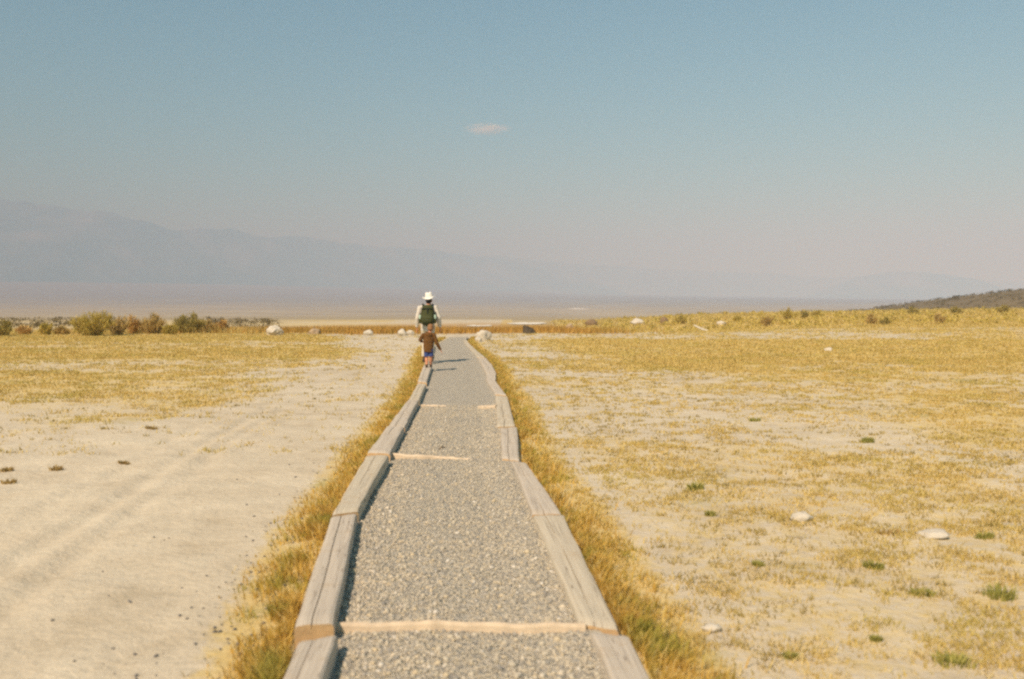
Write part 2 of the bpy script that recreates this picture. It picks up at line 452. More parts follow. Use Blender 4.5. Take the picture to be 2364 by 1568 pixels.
# ------------------------------------------------------------------ loose gravel (stuff)
ICO_V = None
def ico(sub=1):
    bm = bmesh.new(); bmesh.ops.create_icosphere(bm, subdivisions=sub, radius=1.0)
    v = np.array([x.co[:] for x in bm.verts]); f = np.array([[q.index for q in p.verts] for p in bm.faces]); bm.free()
    return v, f
IV, IF = ico(1)
def scatter_stones(name, xs, ys, zs, size, mat, flat=0.6, sink=0.3):
    n = len(xs)
    sc_ = size[:, None] * RNG.uniform(0.7, 1.35, (n, 3)) * np.array([1, 1, flat])
    jit = RNG.uniform(0.72, 1.25, (n, len(IV), 1))
    v = IV[None] * jit * sc_[:, None, :]
    a = RNG.uniform(0, 2 * math.pi, n); c, s = np.cos(a)[:, None], np.sin(a)[:, None]
    x = v[:, :, 0] * c - v[:, :, 1] * s; y = v[:, :, 0] * s + v[:, :, 1] * c
    tl = RNG.normal(0, 0.35, n)[:, None]
    z = v[:, :, 2] + x * tl * 0.5
    out = np.stack([x + xs[:, None], y + ys[:, None], z + zs[:, None] + (size * flat * (1 - 2 * sink))[:, None]], 2).reshape(-1, 3)
    f = (IF[None] + (np.arange(n) * len(IV))[:, None, None]).reshape(-1, 3)
    o = new_obj(name, np_mesh(name, out, f), mat)
    return o
n = 52000
yy = 3.1 + 10.5 * RNG.random(n) ** 1.55
tt = RNG.random(n)
xx = lx(yy) + 0.10 + (rx(yy) - lx(yy) - 0.20) * tt
sz = np.clip(RNG.lognormal(-5.15, 0.38, n), 0.004, 0.018)
_tr = 1 - np.exp(-((tt - 0.5 - 0.12 * np.sin(yy * 0.7)) / 0.2) ** 2) * 0.45
kp = RNG.random(n) < np.clip(_tr * (0.55 + 1.3 * (fbm(xx * 1.8, yy * 1.2, 63, 3) - 0.3)), 0.25, 1)
xx, yy, sz = xx[kp], yy[kp], sz[kp]
o = scatter_stones('gravel', xx, yy, path_z(xx, yy), sz, M['gravel'], 0.7, 0.25)
tag(o, 'loose grey and tan gravel stones covering the path', 'gravel', kind='stuff')

# ------------------------------------------------------------------ timbers
def timber_mesh(name, outer, inner, zt, side, seed, zb=-0.12, crack=None):
    """a squared, weathered beam following the traced edges; uv.x along the grain, uv.y round the section"""
    O = np.array([p[:] for p in outer]); I = np.array([p[:] for p in inner])
    d = np.concatenate([[0], np.cumsum(np.linalg.norm((np.diff(0.5 * (O + I), axis=0)), axis=1))])
    ln = d[-1]; ns = max(8, int(ln / 0.05) + 1); s = np.linspace(0.012, ln - 0.012, ns)
    Oi = np.stack([np.interp(s, d, O[:, k]) for k in range(3)], 1); Ii = np.stack([np.interp(s, d, I[:, k]) for k in range(3)], 1)
    # soften the kinks
    for _ in range(3):
        for A in (Oi, Ii):
            A[1:-1] = 0.25 * A[:-2] + 0.5 * A[1:-1] + 0.25 * A[2:]
    A, B = (Oi, Ii) if side < 0 else (Ii, Oi)        # A = left edge, B = right edge
    ts = [0.0, 0.0, 0.0, 0.03, 0.09, 0.2, 0.3, 0.403, 0.42, 0.437, 0.55, 0.66, 0.78, 0.9, 0.97, 1.0, 1.0, 1.0]
    zs = [zb, 0.0, zt - 0.022, zt - 0.007, zt - 0.001] + [zt] * 8 + [zt - 0.001, zt - 0.007, zt - 0.022, 0.0, zb]
    K = len(ts); V = np.zeros((ns, K, 3)); UV = np.zeros((ns, K, 2))
    rs = np.random.default_rng(seed)
    end = np.minimum(s, ln - s) - 0.012; er = 1 - np.clip(end / 0.05, 0, 1) ** 0.5
    cw = 0.8 * sstep(0.02, 0.3, vnoise(s * 1.3, s * 0, seed) - 0.25) if crack is None else np.full(ns, crack)
    wob = (vnoise(s * 2.2, s * 0, seed + 3) - 0.5) * 0.10
    for k in range(K):
        t_ = ts[k] + (wob if 5 < k < 11 else 0)
        pos = A * (1 - np.reshape(t_ * np.ones(ns), (-1, 1))) + B * np.reshape(t_ * np.ones(ns), (-1, 1))
        z = zs[k] * np.ones(ns)
        if zs[k] > 0.01:
            z = z + (fbm(s * 1.2, s * 0 + k * 0.35, seed + 7, 3) - 0.5) * 0.012 + (vnoise(s * 0.5, s * 0, seed + 11) - 0.5) * 0.014 - er * 0.015
        if k == 8: z = z - 0.028 * cw
        if k in (7, 9): z = z - 0.001 * cw
        V[:, k, :2] = pos[:, :2]; V[:, k, 2] = z
        ed = (fbm(s * 3.0, s * 0 + (0 if k < 8 else 50), seed + 13, 3) - 0.5) * 0.014
        if k <= 4 or k >= 13: V[:, k, 0] += ed
        UV[:, k, 0] = s + seed * 3.7; UV[:, k, 1] = k / K
    f = grid_faces(K, ns)
    verts = V.reshape(-1, 3)
    me = bpy.data.meshes.new(name)
    faces = [tuple(q) for q in f.tolist()] + [tuple(range(K)), tuple(range((ns - 1) * K, ns * K))[::-1]]
    me.from_pydata([tuple(v) for v in verts.tolist()], [], faces)
    me.materials.append(M['wood'] if seed % 3 else M['wood2']); me.materials.append(M['endgrain'])
    uvl = me.uv_layers.new(name='UVMap'); uvf = UV.reshape(-1, 2)
    for poly in me.polygons:
        poly.use_smooth = len(poly.vertices) == 4
        for li in poly.loop_indices: uvl.data[li].uv = uvf[me.loops[li].vertex_index]
    me.polygons[len(f)].material_index = 1; me.polygons[len(f) + 1].material_index = 1
    bm = bmesh.new(); bm.from_mesh(me); bmesh.ops.recalc_face_normals(bm, faces=bm.faces); bm.to_mesh(me); bm.free()
    me.set_sharp_from_angle(angle=R(26))
    o = bpy.data.objects.new(name, me); COL.objects.link(o)
    return o

ORD = ['nearest the camera', 'second from the camera, with a long crack', 'third from the camera', 'fourth from the camera', 'fifth from the camera', 'sixth from the camera', 'seventh from the camera, under the child', 'farthest away, beyond the walkers']
ORDR = ['nearest the camera', 'second from the camera', 'third from the camera', 'fourth from the camera, split along its middle', 'fifth from the camera', 'sixth from the camera', 'seventh from the camera, beside the shadows', 'farthest away, curving to the path end']
for k, (oo, ii) in enumerate(LW):
    o = timber_mesh('border_timber', oo, ii, LZ, -1, 100 + k, crack=1.0 if k in (0, 1) else None)
    tag(o, 'weathered grey timber on the left path edge, ' + ORD[k], 'timber', 'timbers edging the gravel path')
for k, (oo, ii) in enumerate(RW):
    o = timber_mesh('border_timber', oo, ii, RZ, 1, 200 + k, crack=1.3 if k == 3 else None)
    tag(o, 'weathered grey timber on the right path edge, ' + ORDR[k], 'timber', 'timbers edging the gravel path')

# cross laths half buried in the gravel
def lath(p0, p1, w0, w1, z0, z1, seed, label):
    n_ = 40; s = np.linspace(0, 1, n_)
    c = np.outer(1 - s, np.array(p0)) + np.outer(s, np.array(p1))
    dr = np.array([p1[0] - p0[0], p1[1] - p0[1]]); dr = dr / np.linalg.norm(dr); pr = np.array([-dr[1], dr[0]])
    w = (w0 + (w1 - w0) * s) * (0.8 + 0.4 * fbm(s * 9, s * 0, seed, 3)); zt = z0 + (z1 - z0) * s + (fbm(s * 8, s * 0, seed + 2, 3) - 0.5) * 0.034
    bend = (fbm(s * 2.5, s * 0, seed + 5, 2) - 0.5) * 0.05
    sec = [(-0.5, -0.10), (-0.5, -0.012), (-0.34, 0), (0.0, 0.003), (0.34, 0), (0.5, -0.012), (0.5, -0.10)]
    V = []
    for a, b in sec:
        V.append(np.stack([c[:, 0] + pr[0] * (a * w + bend), c[:, 1] + pr[1] * (a * w + bend), zt + b], 1))
    V = np.stack(V, 1).reshape(-1, 3)
    me = bpy.data.meshes.new('cross_lath')
    K = len(sec)
    me.from_pydata([tuple(v) for v in V.tolist()], [], [tuple(q) for q in grid_faces(K, n_).tolist()] + [tuple(range(K)), tuple(range((n_ - 1) * K, n_ * K))[::-1]])
    bm = bmesh.new(); bm.from_mesh(me); bmesh.ops.recalc_face_normals(bm, faces=bm.faces); bm.to_mesh(me); bm.free()
    o = new_obj('cross_lath', me, M['lath']); tag(o, label, 'wood lath', 'wooden laths laid across the gravel path')
    return o
def lathpx(a, b, w0, w1, z0, z1, seed, label):
    p, q = at_z(*a, z0), at_z(*b, z1); return lath((p.x, p.y), (q.x, q.y), w0, w1, z0, z1, seed, label)
lathpx((752, 1438), (1352, 1441), 0.028, 0.028, 0.076, 0.082, 1, 'long pale wooden lath spanning the whole path in the foreground')
lathpx((895, 1046), (1085, 1057), 0.05, 0.03, 0.082, 0.052, 2, 'pale lath reaching half across the path from the left timber')
lathpx((1106, 936), (1146, 936), 0.12, 0.12, 0.075, 0.085, 3, 'short pale lath stub beside the split right timber')
lathpx((972, 935), (1030, 936), 0.06, 0.05, 0.058, 0.05, 4, 'faint pale lath barely showing in the gravel at the left edge')

# twig lying on the gravel
tp = at_z(1019, 1037, 0.07)
bm = bmesh.new()
def tube(bm, a, b, r0, r1, seg=6):
    a = Vector(a); b = Vector(b); d = (b - a).normalized()
    u = d.orthogonal().normalized(); v = d.cross(u)
    ra, rb = [], []
    for k in range(seg):
        t_ = 2 * math.pi * k / seg; w = u * math.cos(t_) + v * math.sin(t_)
        ra.append(bm.verts.new(a + w * r0)); rb.append(bm.verts.new(b + w * r1))
    for k in range(seg):
        j = (k + 1) % seg; bm.faces.new((ra[k], ra[j], rb[j], rb[k]))
    bm.faces.new(ra[::-1]); bm.faces.new(rb)
tube(bm, tp + Vector((-0.03, -0.02, 0)), tp + Vector((0.0, 0.0, 0.015)), 0.006, 0.008)
tube(bm, tp + Vector((0.0, 0.0, 0.015)), tp + Vector((0.035, 0.06, 0.01)), 0.008, 0.005)
tube(bm, tp + Vector((0.0, 0.0, 0.015)), tp + Vector((0.01, 0.05, 0.03)), 0.006, 0.004)
me = bpy.data.meshes.new('twig'); bm.to_mesh(me); bm.free()
tag(new_obj('twig', me, M['stem']), 'tiny dark forked twig lying on the gravel path', 'twig')

# ------------------------------------------------------------------ grass
def blades(base, hgt, wid, lean, az, curl=0.5, two=False):
    """base Nx3; returns verts, tri faces; one bent blade each"""
    n = len(base)
    fa = RNG.uniform(0, math.pi, n)
    wx, wy = np.cos(fa) * wid * 0.5, np.sin(fa) * wid * 0.5
    dx, dy = np.cos(az) * lean * hgt, np.sin(az) * lean * hgt
    b0 = base + np.stack([-wx, -wy, 0 * wx - 0.01], 1); b1 = base + np.stack([wx, wy, 0 * wx - 0.01], 1)
    tip = base + np.stack([dx, dy, hgt], 1)
    if not two:
        v = np.stack([b0, b1, tip], 1).reshape(-1, 3); f = np.arange(3 * n).reshape(-1, 3); return v, f
    m = base + np.stack([dx * 0.35, dy * 0.35, hgt * 0.6], 1)
    m0 = m + np.stack([-wx * .7, -wy * .7, 0 * wx], 1); m1 = m + np.stack([wx * .7, wy * .7, 0 * wx], 1)
    v = np.stack([b0, b1, m0, m1, tip], 1).reshape(-1, 3)
    t_ = np.array([[0, 1, 3], [0, 3, 2], [2, 3, 4]])
    f = (t_[None] + (np.arange(n) * 5)[:, None, None]).reshape(-1, 3)
    return v, f

# verge grass beside both rows of timbers
def verge(side, n, name, label):
    y = 3.2 + (PATH_END - 3.6) * RNG.random(n) ** 2.3
    e = RNG.exponential(0.064, n) * (0.55 + 0.9 * fbm(y * 0.9 + side * 30, y * 0, 73, 3)) + 0.01
    cl = (fbm(y * 2.6 + side * 40, e * 5, 71, 3) - 0.45) * 3.2
    keep = RNG.random(n) < np.clip(0.42 + cl, 0.06, 1) * (1 - sstep(0.30, 0.6, e))
    y, e = y[keep], e[keep]
    half = 0.115
    if side < 0:
        x = np.interp(y, LCY, LCX) - half - e
    else:
        x = np.interp(y, RCY, RCX) + half + e
    k = len(y)
    tall = RNG.lognormal(-2.95, 0.5, k) * (0.6 + 0.9 * fbm(x * 3, y * 1.5, 75, 3)) * (1 - 0.55 * sstep(0.15, 0.5, e))
    tall = np.clip(tall, 0.02, 0.13)
    tall *= 0.75 if side < 0 else 0.8
    base = np.stack([x, y, height(x, y)], 1)
    az = np.where(RNG.random(k) < 0.65, (0 if side > 0 else math.pi) + RNG.normal(0, 0.8, k), RNG.uniform(0, 2 * math.pi, k))
    v, f = blades(base, tall, 0.004 + 0.0006 * y + RNG.uniform(0, 0.003, k), RNG.uniform(0.15, 0.9, k), az, two=True)
    o = new_obj(name, np_mesh(name, v, f), M['verge']); tag(o, label, 'grass', kind='stuff')
verge(-1, 75000, 'verge_grass', 'ochre dry grass growing along the outside of the left timbers')
verge(1, 85000, 'verge_grass', 'ochre dry grass growing along the outside of the right timbers')

# thin dry grass of the open field
def clump_field(n, ylo, yhi, power, xlo, xhi, per, hgt, spread, name, label, mat, extra=1.0, msk=None):
    y = ylo + (yhi - ylo) * RNG.random(n) ** power
    x = xlo(y) + (xhi(y) - xlo(y)) * RNG.random(n)
    vg = veg_field(x, y) if msk is None else msk(x, y)
    pat = 0.5 + 0.75 * (fbm(x * 4.5, y * 4.5, 81, 3) - 0.5) + 0.5 * (fbm(x * 0.8, y * 0.8, 83, 3) - 0.5)
    keep = RNG.random(n) < np.clip((pat + vg * 0.50 - 0.64) * 3.2, 0.03, 1) * extra
    inp = (x > lx(y) - 0.12) & (x < rx(y) + 0.12) & (y < PATH_END + .3)
    keep &= ~inp
    x, y, vg = x[keep], y[keep], vg[keep]; k = len(x)
    sp = spread * (0.5 + RNG.random(k)) * (1 + y * 0.012)
    bx_ = np.repeat(x, per) + RNG.normal(0, 1, k * per) * np.repeat(sp, per)
    by_ = np.repeat(y, per) + RNG.normal(0, 1, k * per) * np.repeat(sp, per)
    inp = (bx_ > lx(by_) - 0.13) & (bx_ < rx(by_) + 0.13) & (by_ < PATH_END + .3)
    bx_, by_ = bx_[~inp], by_[~inp]; yq = by_
    hh = hgt * RNG.lognormal(0, 0.35, len(bx_)) * (1 + 0.012 * yq)
    base = np.stack([bx_, by_, height(bx_, by_)], 1)
    v, f = blades(base, hh, 0.0045 + 0.0011 * yq, RNG.uniform(0.3, 1.5, len(bx_)), RNG.uniform(0, 2 * math.pi, len(bx_)))
    o = new_obj(name, np_mesh(name, v, f), mat); tag(o, label, 'grass', kind='stuff')
    return len(f)
clump_field(80000, 3.6, 26, 1.5, lambda y: rx(y) + 0.3, lambda y: 0.62 * y + 1.5, 7, 0.020, 0.024, 'field_grass', 'short straw-coloured grass thinly covering the soil right of the path', M['field'], 0.8)
clump_field(36000, 20, 60, 1.0, lambda y: rx(y) + 0.3, lambda y: 0.62 * y + 1.5, 7, 0.03, 0.06, 'meadow_grass', 'denser yellow grass in the middle distance right of the path', M['field'])
clump_field(42000, 9.5, 46, 1.1, lambda y: -0.62 * y - 1.5, lambda y: lx(y) - 0.3, 7, 0.028, 0.05, 'meadow_grass', 'patchy yellow-green grass left of the bare soil', M['field'])
clump_field(9000, 56, 120, 1.0, lambda y: 2 + 0.03 * y, lambda y: 0.62 * y + 1.5, 10, 0.07, 0.25, 'rough_grass', 'rough yellow grass on the rise at the far right', M['field'], 1.0, lambda x, y: 0.75 + 0 * x)

n = 3600
y = 3.7 + 30 * RNG.random(n) ** 1.4; sd = RNG.random(n) < 0.8
x = np.where(sd, rx(y) + 0.5 + RNG.random(n) * (0.6 * y - 0.4), 0)
x = np.where(sd, x, np.interp(y, BY, BX) - RNG.random(n) * 0.5 * y + 1.5)
kp = (fbm(x * 1.1, y * 1.1, 87, 3) > 0.47) & (sd | (y > 9.5)); x, y = x[kp], y[kp]; per = 11; k = len(x)
sp_ = np.repeat(0.012 + 0.05 * RNG.random(k) ** 2, per) * (1 + 0.02 * np.repeat(y, per))
bx_ = np.repeat(x, per) + RNG.normal(0, 1.6, k * per) * sp_; by_ = np.repeat(y, per) + RNG.normal(0, 0.8, k * per) * sp_
v, f = blades(np.stack([bx_, by_, height(bx_, by_)], 1), RNG.uniform(0.012, 0.045, k * per), 0.006 + 0.0012 * by_, RNG.uniform(0.2, 1.2, k * per), RNG.uniform(0, 6.28, k * per))
tag(new_obj('weeds', np_mesh('weeds', v, f), M['weed']), 'tiny olive-brown weeds speckling the pale soil', 'weeds', kind='stuff')

# dry grass round the feet of the left shrubs
n = 9000
x = RNG.uniform(-27, -12.5, n); y = 44.6 + RNG.random(n) ** 1.5 * 7
kp = RNG.random(n) < np.clip(fbm(x * 0.5, y * 0.3, 95, 3) * 3 - 0.9, 0, 1); x, y = x[kp], y[kp]; k = len(x)
v, f = blades(np.stack([x, y, height(x, y)], 1), RNG.uniform(0.1, 0.42, k), RNG.uniform(0.02, 0.05, k), RNG.uniform(0.1, 0.6, k), RNG.uniform(0, 6.28, k))
tag(new_obj('dry_grass', np_mesh('dry_grass', v, f), M['field']), 'dry straw grass round the feet of the left shrubs', 'grass', kind='stuff')

# orange marsh grass where the bench drops away
n = 60000
y = 43.0 + 45 * RNG.random(n) ** 1.6; x = -30 + 40 * RNG.random(n)
mk = marsh_field(x, y) * np.clip(fbm(x * 0.3, y * 0.3, 91, 3) * 2.4 - 0.35, 0.1, 1)
kp = RNG.random(n) < mk; x, y = x[kp], y[kp]; k = len(x)
v, f = blades(np.stack([x, y, height(x, y)], 1), RNG.uniform(0.12, 0.42, k), RNG.uniform(0.03, 0.07, k), RNG.uniform(0.1, 0.6, k), RNG.uniform(0, 6.28, k))
tag(new_obj('marsh_grass', np_mesh('marsh_grass', v, f), M['marsh']), 'strip of orange dry marsh grass beyond the end of the path', 'grass', kind='stuff')

# dark pebbles spilled beside the left verge and over the bare soil
n = 260
y = 3.3 + 6 * RNG.random(n) ** 1.6; x = lx(y) - 0.25 - RNG.exponential(0.22, n)
scatter_o = scatter_stones('pebbles', x, y, height(x, y), RNG.uniform(0.004, 0.011, n), M['pebble'], 0.7, 0.2)
tag(scatter_o, 'small dark pebbles scattered on the soil left of the path', 'pebbles', kind='stuff')

# single tufts
def tuft(px, py, wpx, hpx, mat, label, name='grass_tuft', group='tufts in the field', nb=140):
    p = at_z(px, py, 0.0); d = p.y
    wd = wpx / F * d; hg = max(0.03, hpx / F * d * 1.0)
    nb = 80 if mat is M['brown_tuft'] else nb
    r = np.sqrt(RNG.random(nb)) * wd * 0.42 * (0.75 + 0.5 * RNG.random(nb)); a = RNG.uniform(0, 6.283, nb)
    bx_, by_ = p.x + r * np.cos(a), p.y + r * np.sin(a) * 0.8
    z0 = float(height(np.array([p.x]), np.array([p.y]))[0])
    base = np.stack([bx_ - p.x, by_ - p.y, height(bx_, by_) - z0], 1)
    v, f = blades(base, hg * RNG.uniform(0.35, 1.1, nb) * (1 - 0.5 * np.clip(r / wd, 0, 1)), np.full(nb, 0.006 + 0.0008 * d), RNG.uniform(0.2, 1.0, nb), a + RNG.normal(0, 0.5, nb), two=True)
    o = new_obj(name, np_mesh(name, v, f), mat); o.location = (p.x, p.y, z0)
    tag(o, label, 'grass tuft', group)
G, B_ = M['green'], M['brown_tuft']
TUFTS = [
    (1605, 1127, 42, 20, G, 'bright green tuft alone on pale soil, right of the third right timber'),
    (2017, 1312, 46, 20, G, 'bright green tuft below the long white stone'),
    (2308, 1378, 80, 34, G, 'large dark green tuft near the right edge, biggest in the field'),
    (2202, 1533, 90, 30, G, 'wide dark green tuft at the bottom right'),
    (2128, 1374, 66, 16, G, 'flat dark green tuft left of the biggest tuft'),
    (2003, 1019, 30, 16, G, 'small green tuft highest in the right field'),
    (1742, 975, 28, 10, G, 'tiny green tuft far out in the right field nearest the path'),
    (1640, 1194, 26, 14, G, 'small green tuft just below the bright lone tuft'),
    (2055, 1238, 58, 14, B_, 'long low olive tuft left of the long white stone'),
    (2274, 1243, 50, 14, G, 'dark tuft right of the long white stone'),
    (1750, 1309, 28, 13, G, 'small dark green tuft midway between the path and the right edge'),
    (1826, 1517, 38, 14, G, 'small dark tuft low in the picture, right of the verge'),
    (2022, 1479, 30, 10, G, 'thin green tuft above the wide bottom tuft'),
    (350, 992, 28, 9, B_, 'small brown tuft on bare soil, rightmost of the left tufts'),
    (130, 1081, 30, 13, B_, 'dark brown tuft on bare soil above the wheel ruts'),
    (285, 1071, 32, 9, B_, 'flat brown tuft between the dark tuft and the ruts'),
    (16, 1085, 28, 12, B_, 'brown tuft at the left picture edge, upper of two'),
    (22, 1110, 40, 12, B_, 'brown tuft at the left picture edge, lower of two'),
]
for a in TUFTS: tuft(*a)

# ------------------------------------------------------------------ rocks
def rock(px0, px1, py0, py1, mat, label, seed, name='rock', lift=1.0, y_at=None, group=None, rough=0.28, cat='rock'):
    cx = 0.5 * (px0 + px1); p = at_z(cx, py1, 0.0)
    if y_at is None:
        for _ in range(6):
            z = float(height(np.array([p.x]), np.array([p.y]))[0]); p = at_z(cx, py1, min(z, 1.2))
    else:
        p = at_y(cx, py1, y_at)
    z0 = float(height(np.array([p.x]), np.array([p.y]))[0])
    d = p.y; wd = (px1 - px0) / F * d * 0.5; hg = (py1 - py0) / F * d
    bm = bmesh.new(); bmesh.ops.create_icosphere(bm, subdivisions=3, radius=1.0)
    rs = np.random.default_rng(seed); off = rs.uniform(0, 50, 3)
    from mathutils import noise as mn
    for v in bm.verts:
        c = v.co.copy(); q = c * 1.3 + Vector(off)
        k = 1 + rough * 1.4 * mn.noise(q) + rough * 0.8 * mn.noise(q * 2.7) + rough * 0.35 * mn.noise(q * 6)
        c = c * k
        v.co = Vector((c.x * wd, c.y * wd * 0.8, (c.z * 0.62 + 0.34) * hg * lift))
    me = bpy.data.meshes.new(name); bm.to_mesh(me); bm.free()
    for pl in me.polygons: pl.use_smooth = seed % 2 == 0
    o = new_obj(name, me, mat); o.location = (p.x, p.y + wd * 0.4, z0); tag(o, label, cat, group)
    return o
T, TN, BR = M['tufa'], M['tan_rock'], M['brown_rock']
GR = 'pale rocks at the edge of the bench'
rock(614, 651, 752, 775, T, 'big white rock right of the left shrubs', 11, group=GR)
rock(711, 738, 759, 772, TN, 'low tan rock left of the pale soil edge', 12, group=GR)
rock(839, 862, 761, 774, T, 'small pale rock midway along the far soil edge', 13, group=GR)
rock(917, 938, 760, 775, T, 'pale rock near the walkers, left one of a touching pair', 14, group=GR)
rock(938, 955, 762, 774, T, 'pale rock near the walkers, right one of a touching pair', 15, group=GR)
rock(1100, 1132, 761, 786, T, 'light grey boulder beside the far right end of the path', 16, group=GR)
rock(1097, 1112, 777, 789, T, 'small white stone leaning on the grey boulder by the path end', 18, group=GR)
rock(1305, 1326, 748, 762, TN, 'tan rock between the dark stump and the brown rock', 17, group=GR)
rock(1352, 1380, 738, 753, BR, 'brown rock in the yellow grass right of the tan rock', 20, group=GR)
rock(1459, 1489, 736, 750, T, 'white rock shining in the yellow grass on the right', 22, group=GR)
rock(1524, 1544, 731, 747, BR, 'upright brown rock right of the white rock', 24, group=GR)
rock(1656, 1678, 743, 753, T, 'small white rock right of the pale fallen log', 26, group=GR)
rock(1832, 1878, 1173, 1204, T, 'white stone lying on pale soil in the middle of the right field', 28, group='white stones in the field', lift=0.7)
rock(2130, 2198, 1216, 1242, T, 'long flat white stone in the right field', 30, group='white stones in the field', lift=0.6)
rock(1622, 1668, 1436, 1460, T, 'low pale stone near the right verge at the bottom', 32, group='white stones in the field', lift=0.7)
rock(1905, 1925, 803, 811, T, 'tiny pale stone far off in the yellow grass band', 34, group='white stones in the field')

# dark stump
sp = at_z(1222, 770, 0.0)
bm = bmesh.new()
rs = np.random.default_rng(5); segs = 14; rings = [(-0.05, 0.36), (0.06, 0.33), (0.2, 0.29), (0.3, 0.27), (0.34, 0.22), (0.30, 0.1)]
rows = []
for q, (z, r) in enumerate(rings):
    row = []
    for k in range(segs):
        a = 2 * math.pi * k / segs; rr = r * (1 + 0.18 * math.sin(3 * a + 1) + rs.normal(0, 0.05))
        row.append(bm.verts.new((rr * math.cos(a) * 1.0 + z * 0.25 * -1, rr * math.sin(a) * 0.8, z * (1 + 0.25 * math.cos(a + 2.6)))))
    rows.append(row)
for a, b in zip(rows, rows[1:]):
    for k in range(segs): bm.faces.new((a[k], a[(k + 1) % segs], b[(k + 1) % segs], b[k]))
bm.faces.new(rows[-1])
me = bpy.data.meshes.new('tree_stump'); bm.to_mesh(me); bm.free()
o = new_obj('tree_stump', me, M['stump']); o.location = (sp.x, sp.y, float(height(np.array([sp.x]), np.array([sp.y]))[0]))
tag(o, 'dark weathered stump leaning in yellow grass right of the path end', 'stump')

# pale fallen log
b = at_z(1634, 751, 0.1); lz = float(height(np.array([b.x]), np.array([b.y]))[0])
bm = bmesh.new(); m_ = Vector((b.x - 0.38, b.y + 0.1, lz + 0.17)); e_ = Vector((b.x - 0.80, b.y + 0.3, lz + 0.40))
tube(bm, e_, m_, 0.05, 0.075, 9); tube(bm, m_, (b.x, b.y, lz + 0.05), 0.08, 0.07, 9); tube(bm, m_, (b.x - .2, b.y + .5, lz + 0.25), 0.03, 0.02, 7)
me = bpy.data.meshes.new('fallen_log'); bm.to_mesh(me); bm.free()
tag(new_obj('fallen_log', me, M['tufa']), 'pale bleached log lying in the grass on the right rise', 'log')

# ------------------------------------------------------------------ shrubs
def shrub(px0, px1, py0, py1, mat, label, seed, base_y=None, upright=0.5, n=1500, group='shrubs along the bench edge', gaps=0.5, leaf=1.0):
    cx = 0.5 * (px0 + px1); rs = np.random.default_rng(seed)
    if base_y is None:
        p = at_z(cx, py1, 0.0)
        for _ in range(6):
            z = float(height(np.array([p.x]), np.array([p.y]))[0]); p = at_z(cx, py1, min(z, 1.2))
    else: p = at_y(cx, py1, base_y)
    z0 = float(height(np.array([p.x]), np.array([p.y]))[0])
    wd = (px1 - px0) / F * p.y * 0.56; hg = (py1 - py0) / F * p.y * 1.1
    root = empty('shrub', (p.x, p.y, z0 - 0.02)); tag(root, label, 'shrub', group)
    # branch tips carry clusters of leaves
    nb = max(14, int(26 * wd / 0.5)); bm = bmesh.new(); tips = []
    for k in range(nb):
        a = rs.uniform(0, 6.283); rr = math.sqrt(rs.random()); 
        top = hg * (0.45 + 0.55 * math.sqrt(max(0, 1 - rr * rr))) * rs.uniform(0.5, 1.18)
        t_ = Vector((math.cos(a) * rr * wd, math.sin(a) * rr * wd * 0.8, top * 0.88))
        b0 = Vector((t_.x * 0.25, t_.y * 0.25, 0)); mid = Vector((t_.x * 0.6, t_.y * 0.6, t_.z * 0.55)) + Vector(rs.normal(0, 0.03, 3))
        tube(bm, b0, mid, 0.016, 0.011, 4); tube(bm, mid, t_, 0.011, 0.004, 4); tips.append((b0, mid, t_))
    me = bpy.data.meshes.new('stems'); bm.to_mesh(me); bm.free(); new_obj('stems', me, M['stem'], root)
    per = n // nb; pos = []
    for b0, mid, t_ in tips:
        if rs.random() < gaps * 0.25: continue
        u = rs.random(per) ** 0.6
        a_ = np.outer(1 - u, np.array(mid)) + np.outer(u, np.array(t_))
        lo = rs.random(per) < 0.3
        a_[lo] = np.outer(1 - u[lo], np.array(b0)) + np.outer(u[lo], np.array(mid))
        pos.append(a_ + rs.normal(0, 0.055 * min(1.4, 0.6 + wd), (per, 3)) * np.array([1, 1, 0.8]))
    pos = np.concatenate(pos); pos[:, 2] = np.maximum(pos[:, 2], 0.02); k = len(pos)
    hh = rs.uniform(0.05, 0.13, k) * leaf
    v, f = blades(pos, hh, rs.uniform(0.02, 0.045, k) * leaf, rs.uniform(0.2, 1.3, k) * (1.2 - upright), np.arctan2(pos[:, 1], pos[:, 0]) + rs.normal(0, 0.9, k))
    new_obj('foliage', np_mesh('foliage', v, f), mat, root)
g_, dk, bw, og = M['sh_green'], M['sh_dark'], M['sh_brown'], M['sh_orange']
GL = 'shrubs on the left bench edge'
SH = [
    (-16, 25, 744, 776, dk, 'dark green shrub cut by the left picture edge'),
    (93, 126, 750, 773, g_, 'small round yellow-green shrub, second from the left edge'),
    (128, 158, 758, 773, bw, 'very low brown shrub between two yellow-green shrubs'),
    (172, 258, 719, 776, g_, 'tallest shrub of the left row, yellow-green and wide'),
    (250, 294, 730, 773, bw, 'dark brown shrub touching the tallest shrub on its right'),
    (290, 325, 732, 771, og, 'upright orange dry clump in the middle of the left row'),
    (320, 382, 730, 771, bw, 'wide brown shrub between the orange clump and the small green shrub'),
    (380, 405, 752, 773, g_, 'small bright green shrub low between two larger brown ones'),
    (406, 470, 725, 771, dk, 'tall olive shrub at the right of the left row'),
    (462, 500, 742, 769, bw, 'low brown shrub right of the tall olive shrub'),
    (494, 536, 740, 768, og, 'low orange shrub ending the left row'),
    (40, 70, 756, 773, og, 'small orange clump near the dark shrub at the left edge'),
]
for k, s in enumerate(SH):
    shrub(*s, 300 + k, n=4200 if s[1] - s[0] > 55 else 2200, group=GL, leaf=1.15)
GRR = 'shrubs on the right rise'
